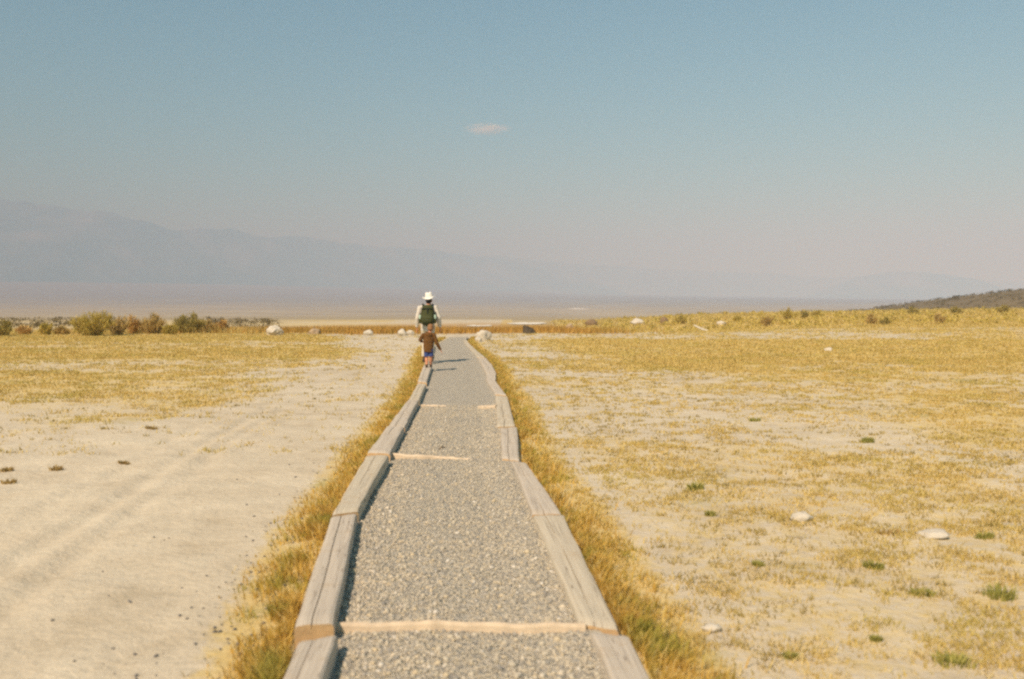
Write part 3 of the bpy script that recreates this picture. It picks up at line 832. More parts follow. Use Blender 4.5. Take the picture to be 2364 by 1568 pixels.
SHR = [
    (1802, 1830, 711, 738, g_, 'round yellow-green shrub on the right skyline, largest of three', 78),
    (1848, 1867, 716, 733, dk, 'small dark green shrub on the right skyline, middle of three', 80),
    (1873, 1897, 716, 734, g_, 'yellow-green shrub on the right skyline, right one of three', 80),
    (1757, 1785, 727, 754, bw, 'brown and yellow shrub on the slope below the skyline shrubs', None),
    (1556, 1586, 727, 749, g_, 'yellow shrub right of the upright brown rock', None),
    (2033, 2052, 735, 751, dk, 'small olive shrub left of a pale soil patch on the right', None),
    (2000, 2022, 730, 750, bw, 'brownish low shrub on the right rise left of the olive one', None),
    (2158, 2178, 726, 748, bw, 'brown shrub standing on a pale soil patch on the right', None),
    (2095, 2120, 705, 722, dk, 'dark shrub at the foot of the brown hill', 88),
    (2195, 2222, 702, 720, dk, 'dark shrub at the hill foot near the right', 88),
    (2300, 2330, 704, 724, dk, 'dark green shrub at the hill foot closest to the right edge', 86),
    (1690, 1712, 722, 736, g_, 'low yellow shrub left of the skyline shrubs', 80),
]
for k, s in enumerate(SHR):
    shrub(*s[:6], 400 + k, base_y=s[6], n=1200, group=GRR, leaf=1.4)

# far scrub line behind the left shrubs
def scrub_mass(name, x, y, zf, hgt, wid, per, mat, label):
    n = len(x); bx_ = np.repeat(x, per) + RNG.normal(0, 1, n * per) * np.repeat(wid, per) * 0.4
    by_ = np.repeat(y, per) + RNG.normal(0, 1, n * per) * np.repeat(wid, per) * 0.4
    hz = np.repeat(hgt, per) * RNG.random(n * per) * 0.7
    z = zf(bx_, by_) + hz
    v, f = blades(np.stack([bx_, by_, z], 1), np.repeat(hgt, per) * RNG.uniform(0.25, 0.5, n * per), np.repeat(hgt, per) * 0.3, RNG.uniform(0.2, 1.2, n * per), RNG.uniform(0, 6.28, n * per))
    tag(new_obj(name, np_mesh(name, v, f), mat), label, 'scrub', kind='stuff')
n = 300
y = RNG.uniform(84, 125, n); x = np.where(RNG.random(n) < 0.62, RNG.uniform(-0.60, -0.44, n), RNG.uniform(-0.36, -0.255, n)) * y
scrub_mass('distant_scrub', x, y, height, RNG.uniform(0.25, 0.6, n), RNG.uniform(0.5, 1.2, n), 16, M['hillscrub'], 'line of dark olive scrub on the low ground behind the left shrubs')
n = 700
y = RNG.uniform(60, 130, n); x = RNG.uniform(0.1, 0.62, n) * y; y = np.minimum(y, 118)
scrub_mass('low_scrub', x, y, height, RNG.uniform(0.15, 0.5, n), RNG.uniform(0.25, 0.7, n), 22, g_, 'low yellow-green scrub dotting the rise on the right')

# pale salt streaks on the low ground beyond the marsh
def sheet_patch(name, px0, px1, py, zg, half, mat, label, seed):
    a = at_z(px0, py, zg); b = at_z(px1, py, zg)
    n_ = 40; V = []; s = np.linspace(0, 1, n_)
    wob = fbm(s * 6, s * 0, seed, 3)
    for k in range(n_):
        w = half * math.sin(math.pi * min(max(s[k], 0.01), 0.99)) ** 0.5 * (0.4 + 1.1 * wob[k])
        x = a.x + (b.x - a.x) * s[k]; yc = 0.5 * (a.y + b.y) + (wob[k] - 0.5) * half
        for q in (-1, -0.33, 0.33, 1):
            V.append((x, yc + q * w, 0))
    V = np.array(V); V[:, 2] = height(V[:, 0], V[:, 1]) + 0.05
    o = new_obj(name, np_mesh(name, V, grid_faces(4, n_), True), mat); tag(o, label, kind='structure')
sheet_patch('salt_flat', 1076, 1136, 753, -1.0, 3.0, M['salt'], 'short white salt streak beyond the path end', 1)
sheet_patch('salt_flat', 1170, 1262, 747.5, -1.0, 3.6, M['salt'], 'long white salt streak beyond the path end', 2)
sheet_patch('salt_flat', 1310, 1360, 713.5, -12.0, 60, M['salt'], 'faint white salt streak far out on the plain', 3)

# ------------------------------------------------------------------ hill on the right
hx = np.linspace(60, 420, 90); hy = np.linspace(150, 420, 60)
HX, HY = np.meshgrid(hx, hy)
def hill_h(x, y):
    # rises to the right; tuned so the skyline climbs as in the photograph
    z = np.interp(x / 235.0, [0.20, 0.30, 0.342, 0.413, 0.461, 0.508, 0.5626, 0.7, 1.2, 1.8], [-7, -5.5, -4.0, -2.0, -0.7, 1.0, 3.2, 7, 14, 18])
    z = (z + 8) * sstep(150, 232, y) * (1 - sstep(250, 420, y)) - 8
    return z + (fbm(x * 0.08, y * 0.08, 101, 4) - 0.5) * 0.5
HZ = hill_h(HX, HY)
o = new_obj('hill', np_mesh('hill', np.stack([HX.ravel(), HY.ravel(), HZ.ravel()], 1), grid_faces(90, 60), True), M['hill'])
tag(o, 'dark brown scrub-covered hill rising at the right edge', kind='structure')
n = 2600
x = RNG.uniform(75, 300, n); y = RNG.uniform(165, 300, n)
scrub_mass('hillside_scrub', x, y, hill_h, RNG.uniform(0.3, 0.8, n), RNG.uniform(0.6, 1.6, n), 18, M['hillscrub'], 'dark brown scrub covering the hill at the right edge')

# ------------------------------------------------------------------ mountains
def range_mesh(name, sil, depth, thick, seed, label, base=-20, rough=0.16, recede=0.0):
    pxs = np.array([p[0] for p in sil], float); pys = np.array([p[1] for p in sil], float)
    nu, nv = 260, 44
    u = np.linspace(pxs[0], pxs[-1], nu); py = np.interp(u, pxs, pys)
    dep = depth + recede * sstep(150, 1250, u)
    rz_ = EYE + (HORIZON - py) / F * dep
    v = np.linspace(-1, 1, nv)
    U, Vv = np.meshgrid(u, v)
    D_ = np.tile(dep, (nv, 1)); X = (U - W0 / 2) / F * D_; Y = D_ + Vv * thick
    Hh = np.tile(rz_, (nv, 1)) + (fbm(U * 0.02, Vv * 0, seed, 4) - 0.5) * 0.05 * rz_.max()
    prof = 1 - np.abs(Vv) ** 0.85
    rid = 1 - np.abs(2 * fbm(X * 0.0012, Y * 0.0006, seed + 3, 5) - 1)
    Z = base + (Hh - base) * (prof - rough * 1.6 * (rid - 0.7) * (1 - prof) * prof * 4)
    # keep the ridge uneven along its length but true on average
    o = new_obj(name, np_mesh(name, np.stack([X.ravel(), Y.ravel(), Z.ravel()], 1), grid_faces(nu, nv), True), M['mountain'])
    tag(o, label, kind='structure')
range_mesh('mountain_range', [(-420, 460), (-200, 452), (0, 452), (60, 455), (120, 468), (200, 479), (250, 479), (330, 500), (400, 524), (530, 518), (620, 546), (680, 540), (760, 548), (880, 566), (1000, 572), (1120, 590), (1230, 612), (1350, 645), (1480, 690)], 8500, 1500, 111, 'high hazy blue mountain range on the left', recede=3000)
range_mesh('mountain_range', [(200, 640), (500, 610), (800, 585), (1000, 578), (1150, 588), (1300, 603), (1500, 617), (1800, 632), (2000, 638), (2300, 648), (2700, 654), (2900, 660)], 13800, 1300, 121, 'lower far mountain range fading out to the right')
range_mesh('distant_hill', [(1820, 694), (1900, 668), (1980, 637), (2050, 626), (2120, 625), (2200, 633), (2260, 645), (2350, 675), (2420, 694)], 10000, 500, 131, 'small blue hill on the far right skyline')

# ------------------------------------------------------------------ people
def loft(bm, pts, seg=14):
    """pts: (x,y,z, rx, ry) rings perpendicular to the run of the limb (rx sideways, ry front-back)"""
    rows = []
    n_ = len(pts)
    P_ = [Vector(p[:3]) for p in pts]
    for i, p in enumerate(pts):
        d = (P_[min(i + 1, n_ - 1)] - P_[max(i - 1, 0)]).normalized()
        ux = Vector((1, 0, 0)); ux = (ux - d * ux.dot(d))
        if ux.length < 0.25: ux = Vector((0, 1, 0)) - d * d.y
        ux.normalize(); uy = d.cross(ux)
        row = []
        for k in range(seg):
            a = 2 * math.pi * k / seg
            row.append(bm.verts.new(P_[i] + ux * math.cos(a) * p[3] + uy * math.sin(a) * p[4]))
        rows.append(row)
    for a, b in zip(rows, rows[1:]):
        for k in range(seg):
            j = (k + 1) % seg; bm.faces.new((a[k], a[j], b[j], b[k]))
    bm.faces.new(rows[0][::-1]); bm.faces.new(rows[-1])
def ball(bm, c, r, sub=2, rot=None):
    m = Matrix.Translation(Vector(c)) @ (rot.to_matrix().to_4x4() if rot else Matrix()) @ Matrix.Diagonal((*r, 1))
    bmesh.ops.create_icosphere(bm, subdivisions=sub, radius=1.0, matrix=m)
def fuse(name, bm, mat, parent, voxel=0.010, smooth=6, disp=0.0, dscale=0.1):
    """weld all lofts of one bmesh into a single continuous surface"""
    bmesh.ops.recalc_face_normals(bm, faces=bm.faces)
    me = bpy.data.meshes.new(name + '_raw'); bm.to_mesh(me); bm.free()
    tmp = bpy.data.objects.new('tmp', me); COL.objects.link(tmp)
    r_ = tmp.modifiers.new('r', 'REMESH'); r_.mode = 'VOXEL'; r_.voxel_size = voxel; r_.use_smooth_shade = True
    s_ = tmp.modifiers.new('s', 'SMOOTH'); s_.factor = 0.5; s_.iterations = smooth
    dg = bpy.context.evaluated_depsgraph_get()
    out = bpy.data.meshes.new_from_object(tmp.evaluated_get(dg)); out.name = name
    bpy.data.objects.remove(tmp); bpy.data.meshes.remove(me)
    if disp:
        from mathutils import noise as mn
        for v in out.vertices:
            q = v.co / dscale
            v.co += v.normal * disp * (mn.noise(q) + 0.5 * mn.noise(q * 2.3))
    for p in out.polygons: p.use_smooth = True
    return new_obj(name, out, mat, parent)
def hand(bm, wrist, direction, side, k=1.0, curl=0.6):
    """palm, four fingers and a thumb hanging from the wrist; side = +1 right hand (person's right = +x when facing +y)"""
    w = Vector(wrist); d = Vector(direction).normalized()
    inn = Vector((-side, 0, 0)); inn = (inn - d * inn.dot(d)).normalized()      # palm faces the thigh
    fwd = Vector((0, 1, 0)); fwd = (fwd - d * fwd.dot(d)).normalized()
    c = w + d * 0.045 * k
    def chain(a, b, r0, r1):
        loft(bm, [(*a, r0, r0), (*((a + b) / 2), (r0 + r1) / 2, (r0 + r1) / 2), (*b, r1, r1)], 8)
    for q in np.linspace(-0.026, 0.026, 5):
        chain(w + fwd * q * 0.6 * k, w + d * 0.085 * k + fwd * q * k, 0.016 * k, 0.013 * k)
    for q, ln in zip((0.030, 0.010, -0.010, -0.030), (0.070, 0.080, 0.074, 0.058)):
        a = w + d * 0.082 * k + fwd * q * k
        m = a + (d * 0.9 + inn * 0.25 * curl) .normalized() * ln * 0.5 * k
        e = m + (d * 0.7 + inn * 0.8 * curl).normalized() * ln * 0.5 * k
        chain(a, m, 0.0092 * k, 0.0088 * k); chain(m, e, 0.0088 * k, 0.0070 * k)
    a = w + d * 0.030 * k + fwd * 0.028 * k; m = a + (d * 0.6 + fwd * 0.75 + inn * 0.2).normalized() * 0.036 * k; e = m + (d * 0.95 + fwd * 0.2 + inn * 0.3).normalized() * 0.032 * k
    chain(a, m, 0.012 * k, 0.010 * k); chain(m, e, 0.010 * k, 0.008 * k)
def head(bm, c, k=1.0, turn=None):
    """skull, jaw, nose, ears, brow; faces +y"""
    c = Vector(c); q = turn or Euler((0, 0, 0)); mr = q.to_matrix()
    def B(o, r): ball(bm, c + mr @ (Vector(o) * k), tuple(x * k for x in r), 2, q)
    B((0, -0.005, 0.02), (0.075, 0.095, 0.092)); B((0, 0.025, -0.035), (0.060, 0.066, 0.082)); B((0, 0.045, -0.085), (0.036, 0.034, 0.026))
    B((0, 0.098, -0.022), (0.011, 0.017, 0.022)); B((0, 0.086, 0.018), (0.048, 0.016, 0.012)); B((0, 0.086, -0.058), (0.024, 0.012, 0.010))
    for s in (-1, 1): B((0.078 * s, -0.005, -0.012), (0.010, 0.020, 0.032)); B((0.034 * s, 0.072, -0.022), (0.022, 0.018, 0.018))

skin_m = mat_plain('sunlit_skin', (0.66, 0.30, 0.17), 0.08, 30, 0.55)
shirt_m = mat_plain('off_white_shirt_cloth', (0.62, 0.57, 0.48), 0.08, 25, 0.9, 0.2)
trouser_m = mat_plain('beige_trouser_cloth', (0.60, 0.53, 0.40), 0.10, 20, 0.9, 0.2)
hat_m = mat_plain('white_hat_felt', (0.80, 0.77, 0.68), 0.04, 30, 0.85)
hair_dark_m = mat_plain('dark_hair', (0.022, 0.014, 0.012), 0.3, 80, 0.6)
hair_tan_m = mat_plain('light_brown_hair', (0.27, 0.135, 0.055), 0.25, 80, 0.6)
shoe_m = mat_plain('dark_brown_shoe', (0.075, 0.05, 0.03), 0.2, 30, 0.8)
pack_m = mat_plain('dark_olive_nylon', (0.055, 0.06, 0.018), 0.3, 14, 0.75, 0.3)
pack_d = mat_plain('black_green_webbing', (0.014, 0.018, 0.012), 0.2, 14, 0.75)
bottle_m = mat_plain('pale_green_bottle', (0.45, 0.60, 0.47), 0.05, 14, 0.35)
brown_m = mat_plain('brown_hooded_top', (0.14, 0.066, 0.018), 0.6, 22, 0.95, 0.3)
blue_m = mat_plain('blue_shorts_cloth', (0.055, 0.085, 0.24), 0.35, 14, 0.9, 0.2)
eye_m = mat_plain('eye', (0.05, 0.04, 0.03), 0.1, 10, 0.3)

# ---- adult
ap = at_z(988, 837.5, 0.045)
A = empty('person', (ap.x, ap.y, 0.045), R(4)); tag(A, 'adult in white hat, white shirt and pale trousers walking away', 'person', 'two walkers on the path')
tl = Euler((R(-6), R(7), R(-6)))
hc = (0.03, 0.035, 1.575)
bm = bmesh.new()
head(bm, hc, 1.0, tl)
loft(bm, [(0.012, -0.005, 1.38, 0.062, 0.058), (0.02, 0.004, 1.45, 0.055, 0.055), (0.027, 0.02, 1.53, 0.055, 0.058)])
loft(bm, [(0, 0, 0.86, 0.150, 0.10), (0, 0, 0.96, 0.155, 0.105), (0, 0, 1.08, 0.135, 0.095), (0, 0.005, 1.24, 0.150, 0.105), (0, 0, 1.36, 0.150, 0.09), (0.005, -0.005, 1.42, 0.10, 0.06)])
LEGS = {-1: [(-0.085, 0, 0.90), (-0.088, 0.10, 0.50), (-0.093, 0.06, 0.10)], 1: [(0.085, 0, 0.90), (0.09, 0.015, 0.49), (0.098, -0.20, 0.13)]}
ARMS = {-1: [(-0.185, 0, 1.395), (-0.255, -0.045, 1.13), (-0.272, 0.05, 0.885)], 1: [(0.185, 0, 1.395), (0.275, -0.055, 1.13), (0.305, 0.03, 0.885)]}
def lerp(a, b, t_): return tuple(x + (y_ - x) * t_ for x, y_ in zip(a, b))
for s in (-1, 1):
    h_, k_, a_ = LEGS[s]
    loft(bm, [(*h_, 0.082, 0.085), (*lerp(h_, k_, 0.5), 0.072, 0.075), (*k_, 0.052, 0.055), (*lerp(k_, a_, 0.35), 0.052, 0.056), (*lerp(k_, a_, 0.8), 0.036, 0.038), (*a_, 0.034, 0.037)])
    loft(bm, [(a_[0], a_[1] - 0.05, a_[2] - 0.045, 0.032, 0.028), (a_[0], a_[1] + 0.05, a_[2] - 0.05, 0.036, 0.028), (a_[0], a_[1] + 0.15, a_[2] - 0.062, 0.038, 0.02)])
    sh_, e_, w_ = ARMS[s]
    loft(bm, [(sh_[0] * 0.75, sh_[1], sh_[2], 0.05, 0.055), (*sh_, 0.052, 0.055), (*lerp(sh_, e_, 0.5), 0.046, 0.048), (*e_, 0.038, 0.04), (*lerp(e_, w_, 0.35), 0.037, 0.039), (*w_, 0.025, 0.029)])
    hand(bm, w_, (w_[0] - e_[0], w_[1] - e_[1], w_[2] - e_[2] - 0.1), s)
fuse('body', bm, skin_m, A, 0.0065, 4)
for s in (-1, 1):
    bm = bmesh.new(); ball(bm, Vector(hc) + tl.to_matrix() @ Vector((0.034 * s, 0.082, -0.020)), (0.012, 0.010, 0.008)); me = bpy.data.meshes.new('eye'); bm.to_mesh(me); bm.free(); new_obj('eye', me, eye_m, A)
bm = bmesh.new()
loft(bm, [(0, 0, 0.80, 0.178, 0.125), (0, 0, 0.90, 0.178, 0.128), (0, 0, 1.06, 0.165, 0.12), (0, 0.005, 1.22, 0.176, 0.13), (0, 0, 1.36, 0.178, 0.112), (0.006, -0.005, 1.425, 0.12, 0.078), (0.014, -0.002, 1.455, 0.075, 0.07)])
for s in (-1, 1):
    sh_, e_, w_ = ARMS[s]
    loft(bm, [(sh_[0] * 0.6, sh_[1], sh_[2] + 0.005, 0.075, 0.075), (*sh_, 0.075, 0.078), (*lerp(sh_, e_, 0.5), 0.066, 0.07), (*e_, 0.060, 0.064), (*lerp(e_, w_, 0.5), 0.056, 0.06), (*lerp(e_, w_, 0.93), 0.046, 0.052)])
fuse('shirt', bm, shirt_m, A, 0.011, 4, 0.007, 0.09)
bm = bmesh.new()
loft(bm, [(0, 0, 0.80, 0.158, 0.115), (0, 0, 0.90, 0.168, 0.120), (0, 0, 1.0, 0.152, 0.110)])
for s in (-1, 1):
    h_, k_, a_ = LEGS[s]
    loft(bm, [(h_[0], h_[1], 0.93, 0.095, 0.105), (*lerp(h_, k_, 0.2), 0.098, 0.102), (*lerp(h_, k_, 0.6), 0.085, 0.09), (*k_, 0.074, 0.078), (*lerp(k_, a_, 0.5), 0.072, 0.075), (*lerp(k_, a_, 0.88), 0.070, 0.075)])
fuse('trousers', bm, trouser_m, A, 0.011, 4, 0.008, 0.10)
for s in (-1, 1):
    a_ = LEGS[s][2]; bm = bmesh.new(); zz = a_[2] - 0.10
    loft(bm, [(a_[0], a_[1] - 0.085, zz + 0.04, 0.030, 0.034), (a_[0], a_[1] - 0.05, zz + 0.05, 0.043, 0.046), (a_[0], a_[1] + 0.04, zz + 0.05, 0.045, 0.046), (a_[0], a_[1] + 0.12, zz + 0.038, 0.050, 0.034), (a_[0], a_[1] + 0.18, zz + 0.030, 0.034, 0.022)])
    loft(bm, [(a_[0], a_[1] - 0.02, zz + 0.06, 0.048, 0.052), (a_[0], a_[1] - 0.01, zz + 0.13, 0.046, 0.05)])
    fuse('shoe', bm, shoe_m, A, 0.010, 3)
bm = bmesh.new()
mr = tl.to_matrix()
ball(bm, Vector(hc) + mr @ Vector((0, -0.035, -0.005)), (0.083, 0.080, 0.085), 2, tl); ball(bm, Vector(hc) + mr @ Vector((0, -0.06, -0.055)), (0.062, 0.042, 0.05), 2, tl)
fuse('hair', bm, hair_dark_m, A, 0.010, 3)
# hat: creased crown and wide upturned brim
hat_e = bmesh.new(); segs = 40
HP = [(0.0, 0.150), (0.03, 0.150), (0.055, 0.152), (0.072, 0.145), (0.086, 0.110), (0.094, 0.060), (0.099, 0.020), (0.104, 0.010), (0.125, 0.006), (0.142, 0.008), (0.153, 0.016), (0.153, 0.010), (0.142, 0.001), (0.125, -0.001), (0.100, 0.002), (0.092, 0.02)]
rows = []
for r, z in HP:
    row = []
    for k in range(segs):
        a = 2 * math.pi * k / segs; cx_, sy_ = math.cos(a), math.sin(a)
        br = max(0, (r - 0.105) / 0.06)
        zz = z + br * 0.050 * (cx_ * cx_) ** 1.2 - br * 0.030 * sy_ * sy_
        if z > 0.12: zz -= 0.022 * math.exp(-(r * cx_ / 0.025) ** 2)
        row.append(hat_e.verts.new((r * cx_ * (1.0 + 0.12 * br), r * sy_ * 1.12, zz)))
    rows.append(row)
for a, b in zip(rows, rows[1:]):
    for k in range(segs): hat_e.faces.new((a[k], a[(k + 1) % segs], b[(k + 1) % segs], b[k]))
bmesh.ops.remove_doubles(hat_e, verts=hat_e.verts, dist=1e-5); bmesh.ops.recalc_face_normals(hat_e, faces=hat_e.faces)
me = bpy.data.meshes.new('hat'); hat_e.to_mesh(me); hat_e.free()
for p in me.polygons: p.use_smooth = True
hat = new_obj('hat', me, hat_m, A); hat.location = Vector(hc) + mr @ Vector((0, 0.0, 0.055)); hat.rotation_euler = Euler((R(-10), R(-11), 0))
hat.rotation_euler = Euler((R(7), R(-9), R(-5)))

# ---- backpack (own thing, worn by the adult)
def world_of(root, loc):
    rz = root.rotation_euler.z; c, s = math.cos(rz), math.sin(rz)
    return Vector((root.location.x + loc[0] * c - loc[1] * s, root.location.y + loc[0] * s + loc[1] * c, root.location.z + loc[2]))
BPk = empty('backpack', world_of(A, (0, -0.14, 0.95)), R(4)); tag(BPk, 'dark olive green backpack worn by the adult in the white hat', 'backpack')
bm = bmesh.new()
loft(bm, [(0, -0.07, 0.00, 0.10, 0.06), (0, -0.09, 0.05, 0.175, 0.095), (0, -0.10, 0.14, 0.185, 0.105), (0, -0.09, 0.26, 0.165, 0.098), (0, -0.08, 0.38, 0.155, 0.088), (0, -0.065, 0.46, 0.145, 0.07), (0, -0.05, 0.50, 0.10, 0.04)], 20)
fuse('main_bag', bm, pack_m, BPk, 0.012, 5, 0.008, 0.08)
bm = bmesh.new(); loft(bm, [(0, -0.19, 0.06, 0.10, 0.03), (0, -0.20, 0.10, 0.135, 0.045), (0, -0.20, 0.19, 0.135, 0.045), (0, -0.19, 0.24, 0.10, 0.025)], 16)
fuse('front_pocket', bm, pack_m, BPk, 0.010, 4)
def box(bm, c, s, rz=0.0, ry=0.0):
    m = Matrix.Translation(Vector(c)) @ Euler((0, ry, rz)).to_matrix().to_4x4() @ Matrix.Diagonal((*s, 1))
    bmesh.ops.create_cube(bm, size=1.0, matrix=m)
def part_box(name, lst, mat, parent):
    bm = bmesh.new()
    for a in lst: box(bm, *a)
    bmesh.ops.bevel(bm, geom=list(bm.edges), offset=0.003, segments=1, affect='EDGES')
    me = bpy.data.meshes.new(name); bm.to_mesh(me); bm.free(); return new_obj(name, me, mat, parent)
part_box('top_strap', [((0, -0.155, 0.415), (0.29, 0.03, 0.024))], pack_d, BPk)
part_box('centre_strap', [((0.0, -0.183, 0.36), (0.022, 0.025, 0.13))], pack_d, BPk)
for s in (-1, 1):
    bm = bmesh.new()
    loft(bm, [(0.105 * s, 0.00, 0.44, 0.028, 0.010), (0.112 * s, 0.06, 0.51, 0.028, 0.010), (0.118 * s, 0.14, 0.525, 0.028, 0.010), (0.125 * s, 0.225, 0.46, 0.028, 0.010), (0.135 * s, 0.27, 0.32, 0.026, 0.010), (0.16 * s, 0.22, 0.16, 0.02, 0.010), (0.165 * s, 0.08, 0.09, 0.02, 0.010)], 10)
    me = bpy.data.meshes.new('shoulder_strap'); bm.to_mesh(me); bm.free(); new_obj('shoulder_strap', me, pack_d, BPk)
    bm = bmesh.new(); loft(bm, [(0.18 * s, -0.09, 0.05, 0.03, 0.05), (0.19 * s, -0.09, 0.09, 0.036, 0.056), (0.185 * s, -0.09, 0.16, 0.036, 0.056)], 12)
    me = bpy.data.meshes.new('side_pocket'); bm.to_mesh(me); bm.free(); new_obj('side_pocket', me, pack_m, BPk)
for s, lab in ((-1, 'pale green water bottle in the left pocket of the backpack'), (1, 'pale green water bottle in the right pocket of the backpack')):
    root = empty('water_bottle', world_of(A, (0.185 * s, -0.23, 0.95 + 0.075)), R(4)); tag(root, lab, 'bottle', 'water bottles in the backpack')
    bm = bmesh.new(); loft(bm, [(0, 0, 0.0, 0.026, 0.026), (0, 0, 0.01, 0.031, 0.031), (0, 0, 0.14, 0.031, 0.031), (0, 0, 0.175, 0.026, 0.026), (0, 0, 0.19, 0.015, 0.015)], 14)
    me = bpy.data.meshes.new('bottle_body'); bm.to_mesh(me); bm.free(); new_obj('bottle_body', me, bottle_m, root)
    bm = bmesh.new(); loft(bm, [(0, 0, 0.188, 0.018, 0.018), (0, 0, 0.225, 0.017, 0.017)], 12)
    me = bpy.data.meshes.new('cap'); bm.to_mesh(me); bm.free(); new_obj('cap', me, pack_d, root)

# ---- child balancing on the timber
cp = at_z(989.5, 848.5, LZ)
C = empty('person', (cp.x, cp.y, LZ - 0.003), R(3)); tag(C, 'small child in brown top and blue shorts balancing on the left timber', 'person', 'two walkers on the path')
kc = 0.80
chc = (0.045, 0.035, 0.875); ct = Euler((R(-14), R(4), R(-8)))
CL = {-1: [(-0.048, 0, 0.42), (-0.045, 0.03, 0.235), (-0.045, -0.005, 0.055)], 1: [(0.048, 0, 0.42), (0.05, 0.02, 0.235), (0.045, 0.09, 0.055)]}
CA = {-1: [(-0.105, 0, 0.735), (-0.190, -0.03, 0.615), (-0.150, 0.115, 0.575)], 1: [(0.115, 0, 0.735), (0.185, -0.01, 0.545), (0.268, 0.02, 0.385)]}
bm = bmesh.new()
head(bm, chc, kc, ct)
loft(bm, [(0.02, 0, 0.72, 0.04, 0.04), (0.028, 0.008, 0.78, 0.036, 0.038), (0.038, 0.022, 0.83, 0.036, 0.04)], 12)
loft(bm, [(0, 0, 0.38, 0.085, 0.068), (0, 0, 0.46, 0.092, 0.075), (0, 0, 0.58, 0.088, 0.07), (0.005, 0, 0.68, 0.092, 0.065), (0.01, 0, 0.745, 0.075, 0.05)])
for s in (-1, 1):
    h_, k_, a_ = CL[s]
    loft(bm, [(*h_, 0.052, 0.058), (*lerp(h_, k_, 0.5), 0.048, 0.05), (*k_, 0.036, 0.038), (*lerp(k_, a_, 0.35), 0.037, 0.04), (*lerp(k_, a_, 0.8), 0.026, 0.028), (*a_, 0.025, 0.028)], 12)
    loft(bm, [(a_[0], a_[1] - 0.03, a_[2] - 0.03, 0.02, 0.018), (a_[0], a_[1] + 0.04, a_[2] - 0.034, 0.024, 0.016), (a_[0], a_[1] + 0.09, a_[2] - 0.04, 0.024, 0.012)], 10)
    sh_, e_, w_ = CA[s]
    loft(bm, [(sh_[0] * 0.7, 0, sh_[2], 0.034, 0.036), (*sh_, 0.034, 0.036), (*lerp(sh_, e_, 0.5), 0.030, 0.031), (*e_, 0.025, 0.026), (*w_, 0.017, 0.019)], 10)
    hand(bm, w_, (w_[0] - e_[0], w_[1] - e_[1], w_[2] - e_[2]), s, 0.62)
fuse('body', bm, skin_m, C, 0.005, 4)
for s in (-1, 1):
    bm = bmesh.new(); ball(bm, Vector(chc) + ct.to_matrix() @ (Vector((0.034 * s, 0.082, -0.020)) * kc), (0.011, 0.009, 0.008)); me = bpy.data.meshes.new('eye'); bm.to_mesh(me); bm.free(); new_obj('eye', me, eye_m, C)
bm = bmesh.new()
loft(bm, [(-0.004, 0, 0.345, 0.102, 0.088), (-0.002, 0, 0.42, 0.112, 0.092), (0, 0, 0.56, 0.118, 0.09), (0.008, 0, 0.67, 0.126, 0.086), (0.012, -0.002, 0.75, 0.105, 0.068), (0.022, 0, 0.785, 0.06, 0.05)])
for s in (-1, 1):
    sh_, e_, w_ = CA[s]
    loft(bm, [(sh_[0] * 0.6, 0, sh_[2], 0.05, 0.05), (*sh_, 0.052, 0.052), (*lerp(sh_, e_, 0.5), 0.046, 0.047), (*e_, 0.042, 0.043), (*lerp(e_, w_, 0.5), 0.037, 0.038), (*lerp(e_, w_, 0.97), 0.029, 0.031)], 12)
ball(bm, (0.016, -0.070, 0.735), (0.075, 0.035, 0.05))         # hood lying on the back
fuse('hooded_top', bm, brown_m, C, 0.009, 3, 0.007, 0.07)
bm = bmesh.new()
loft(bm, [(0, 0, 0.35, 0.092, 0.082), (0, 0, 0.42, 0.098, 0.085)])
for s in (-1, 1):
    h_, k_, a_ = CL[s]
    loft(bm, [(h_[0], h_[1], 0.42, 0.062, 0.072), (*lerp(h_, k_, 0.5), 0.060, 0.066), (*lerp(h_, k_, 0.9), 0.060, 0.066)], 12)
fuse('shorts', bm, blue_m, C, 0.008, 3, 0.005, 0.06)
for s in (-1, 1):
    a_ = CL[s][2]; bm = bmesh.new(); zz = a_[2] - 0.052
    loft(bm, [(a_[0], a_[1] - 0.05, zz + 0.022, 0.020, 0.020), (a_[0], a_[1] - 0.02, zz + 0.030, 0.030, 0.029), (a_[0], a_[1] + 0.04, zz + 0.028, 0.032, 0.027), (a_[0], a_[1] + 0.10, zz + 0.02, 0.027, 0.018)], 12)
    loft(bm, [(a_[0], a_[1], zz + 0.03, 0.031, 0.034), (a_[0], a_[1], zz + 0.07, 0.030, 0.033)], 12)
    fuse('shoe', bm, shoe_m, C, 0.007, 3)
bm = bmesh.new(); cr = ct.to_matrix()
ball(bm, Vector(chc) + cr @ Vector((0, -0.012, 0.022)), (0.070, 0.082, 0.078), 2, ct); ball(bm, Vector(chc) + cr @ Vector((0, -0.045, -0.02)), (0.060, 0.045, 0.055), 2, ct)
fuse('hair', bm, hair_tan_m, C, 0.008, 3, 0.004, 0.03)

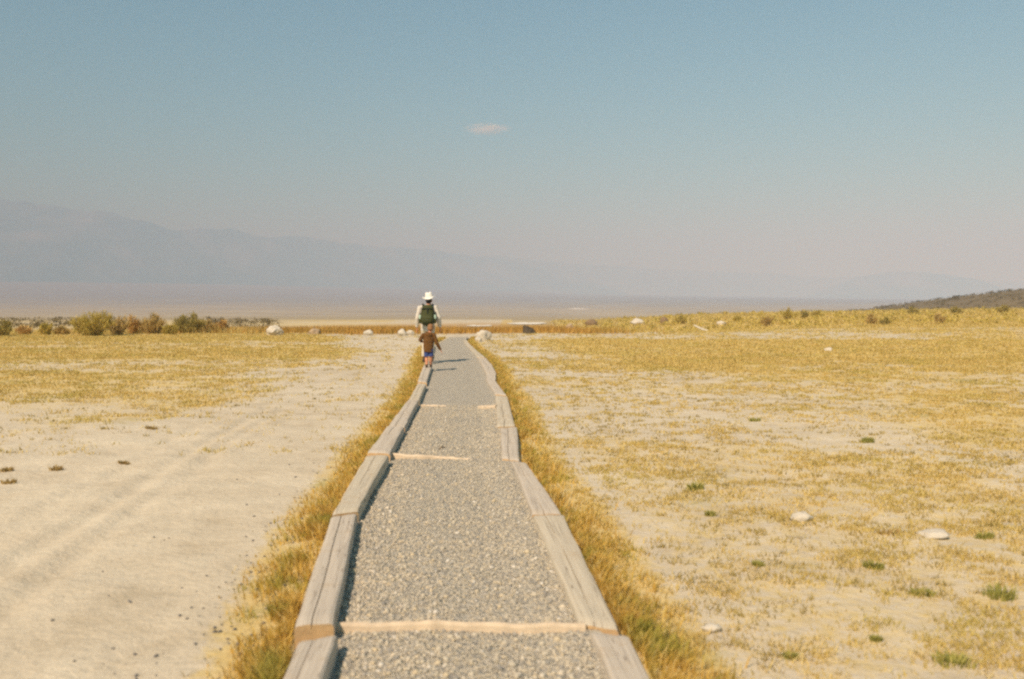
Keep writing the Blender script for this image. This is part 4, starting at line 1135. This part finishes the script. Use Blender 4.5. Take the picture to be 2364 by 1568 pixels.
# ------------------------------------------------------------------ cloud and haze
def vol_mat(name, col, dens, aniso=0.0, noise=None, absorb=(0, 0, 0)):
    m = bpy.data.materials.new(name); m.use_nodes = True; nt_ = m.node_tree
    nt_.nodes.remove(nt_.nodes['Principled BSDF'])
    pv = nt_.nodes.new('ShaderNodeVolumePrincipled'); pv.inputs['Color'].default_value = (*col, 1); pv.inputs['Density'].default_value = dens
    pv.inputs['Anisotropy'].default_value = aniso; pv.inputs['Absorption Color'].default_value = (*absorb, 1)
    nt_.links.new(pv.outputs[0], nt_.nodes['Material Output'].inputs['Volume'])
    if noise:
        tc = nt_.nodes.new('ShaderNodeTexCoord'); nz = nt_.nodes.new('ShaderNodeTexNoise'); nz.inputs['Scale'].default_value = noise; nz.inputs['Detail'].default_value = 4
        ln_ = nt_.nodes.new('ShaderNodeVectorMath'); ln_.operation = 'LENGTH'
        nt_.links.new(tc.outputs['Object'], ln_.inputs[0]); nt_.links.new(tc.outputs['Object'], nz.inputs['Vector'])
        mr_ = nt_.nodes.new('ShaderNodeMapRange'); mr_.inputs[1].default_value = 1.0; mr_.inputs[2].default_value = 0.2; nt_.links.new(ln_.outputs['Value'], mr_.inputs[0])
        mn_ = nt_.nodes.new('ShaderNodeMapRange'); mn_.inputs[1].default_value = 0.38; mn_.inputs[2].default_value = 0.68; mn_.inputs[4].default_value = dens; nt_.links.new(nz.outputs['Fac'], mn_.inputs[0])
        mu = nt_.nodes.new('ShaderNodeMath'); mu.operation = 'MULTIPLY'; nt_.links.new(mr_.outputs[0], mu.inputs[0]); nt_.links.new(mn_.outputs[0], mu.inputs[1])
        nt_.links.new(mu.outputs[0], pv.inputs['Density'])
    return m
cl = at_y(1125, 298, 19500)
bm = bmesh.new(); bmesh.ops.create_icosphere(bm, subdivisions=3, radius=1.0)
me = bpy.data.meshes.new('cloud'); bm.to_mesh(me); bm.free()
cloud = new_obj('cloud', me, vol_mat('thin_cloud', (1, 0.97, 0.92), 0.014, 0.0, 2.2), None)
cloud.location = cl; cloud.scale = (540, 300, 140)
tag(cloud, 'single small thin white cloud in the hazy blue sky', 'cloud')

HAZE_TOP = 1060.0
bm = bmesh.new(); bmesh.ops.create_cube(bm, size=1.0)
me = bpy.data.meshes.new('haze'); bm.to_mesh(me); bm.free()
zlo = float(GZ.min()) - 25.0
haze = new_obj('haze', me, vol_mat('dusty_haze', (0.275, 0.43, 0.62), 4.1e-4, -0.45, None, (0.51, 0.22, 0.02)))
haze.scale = (24800, 18600, HAZE_TOP - zlo); haze.location = (0, -1800 + 9300, (HAZE_TOP + zlo) / 2)
tag(haze, 'dusty smoky haze filling the whole valley', 'haze', kind='stuff')
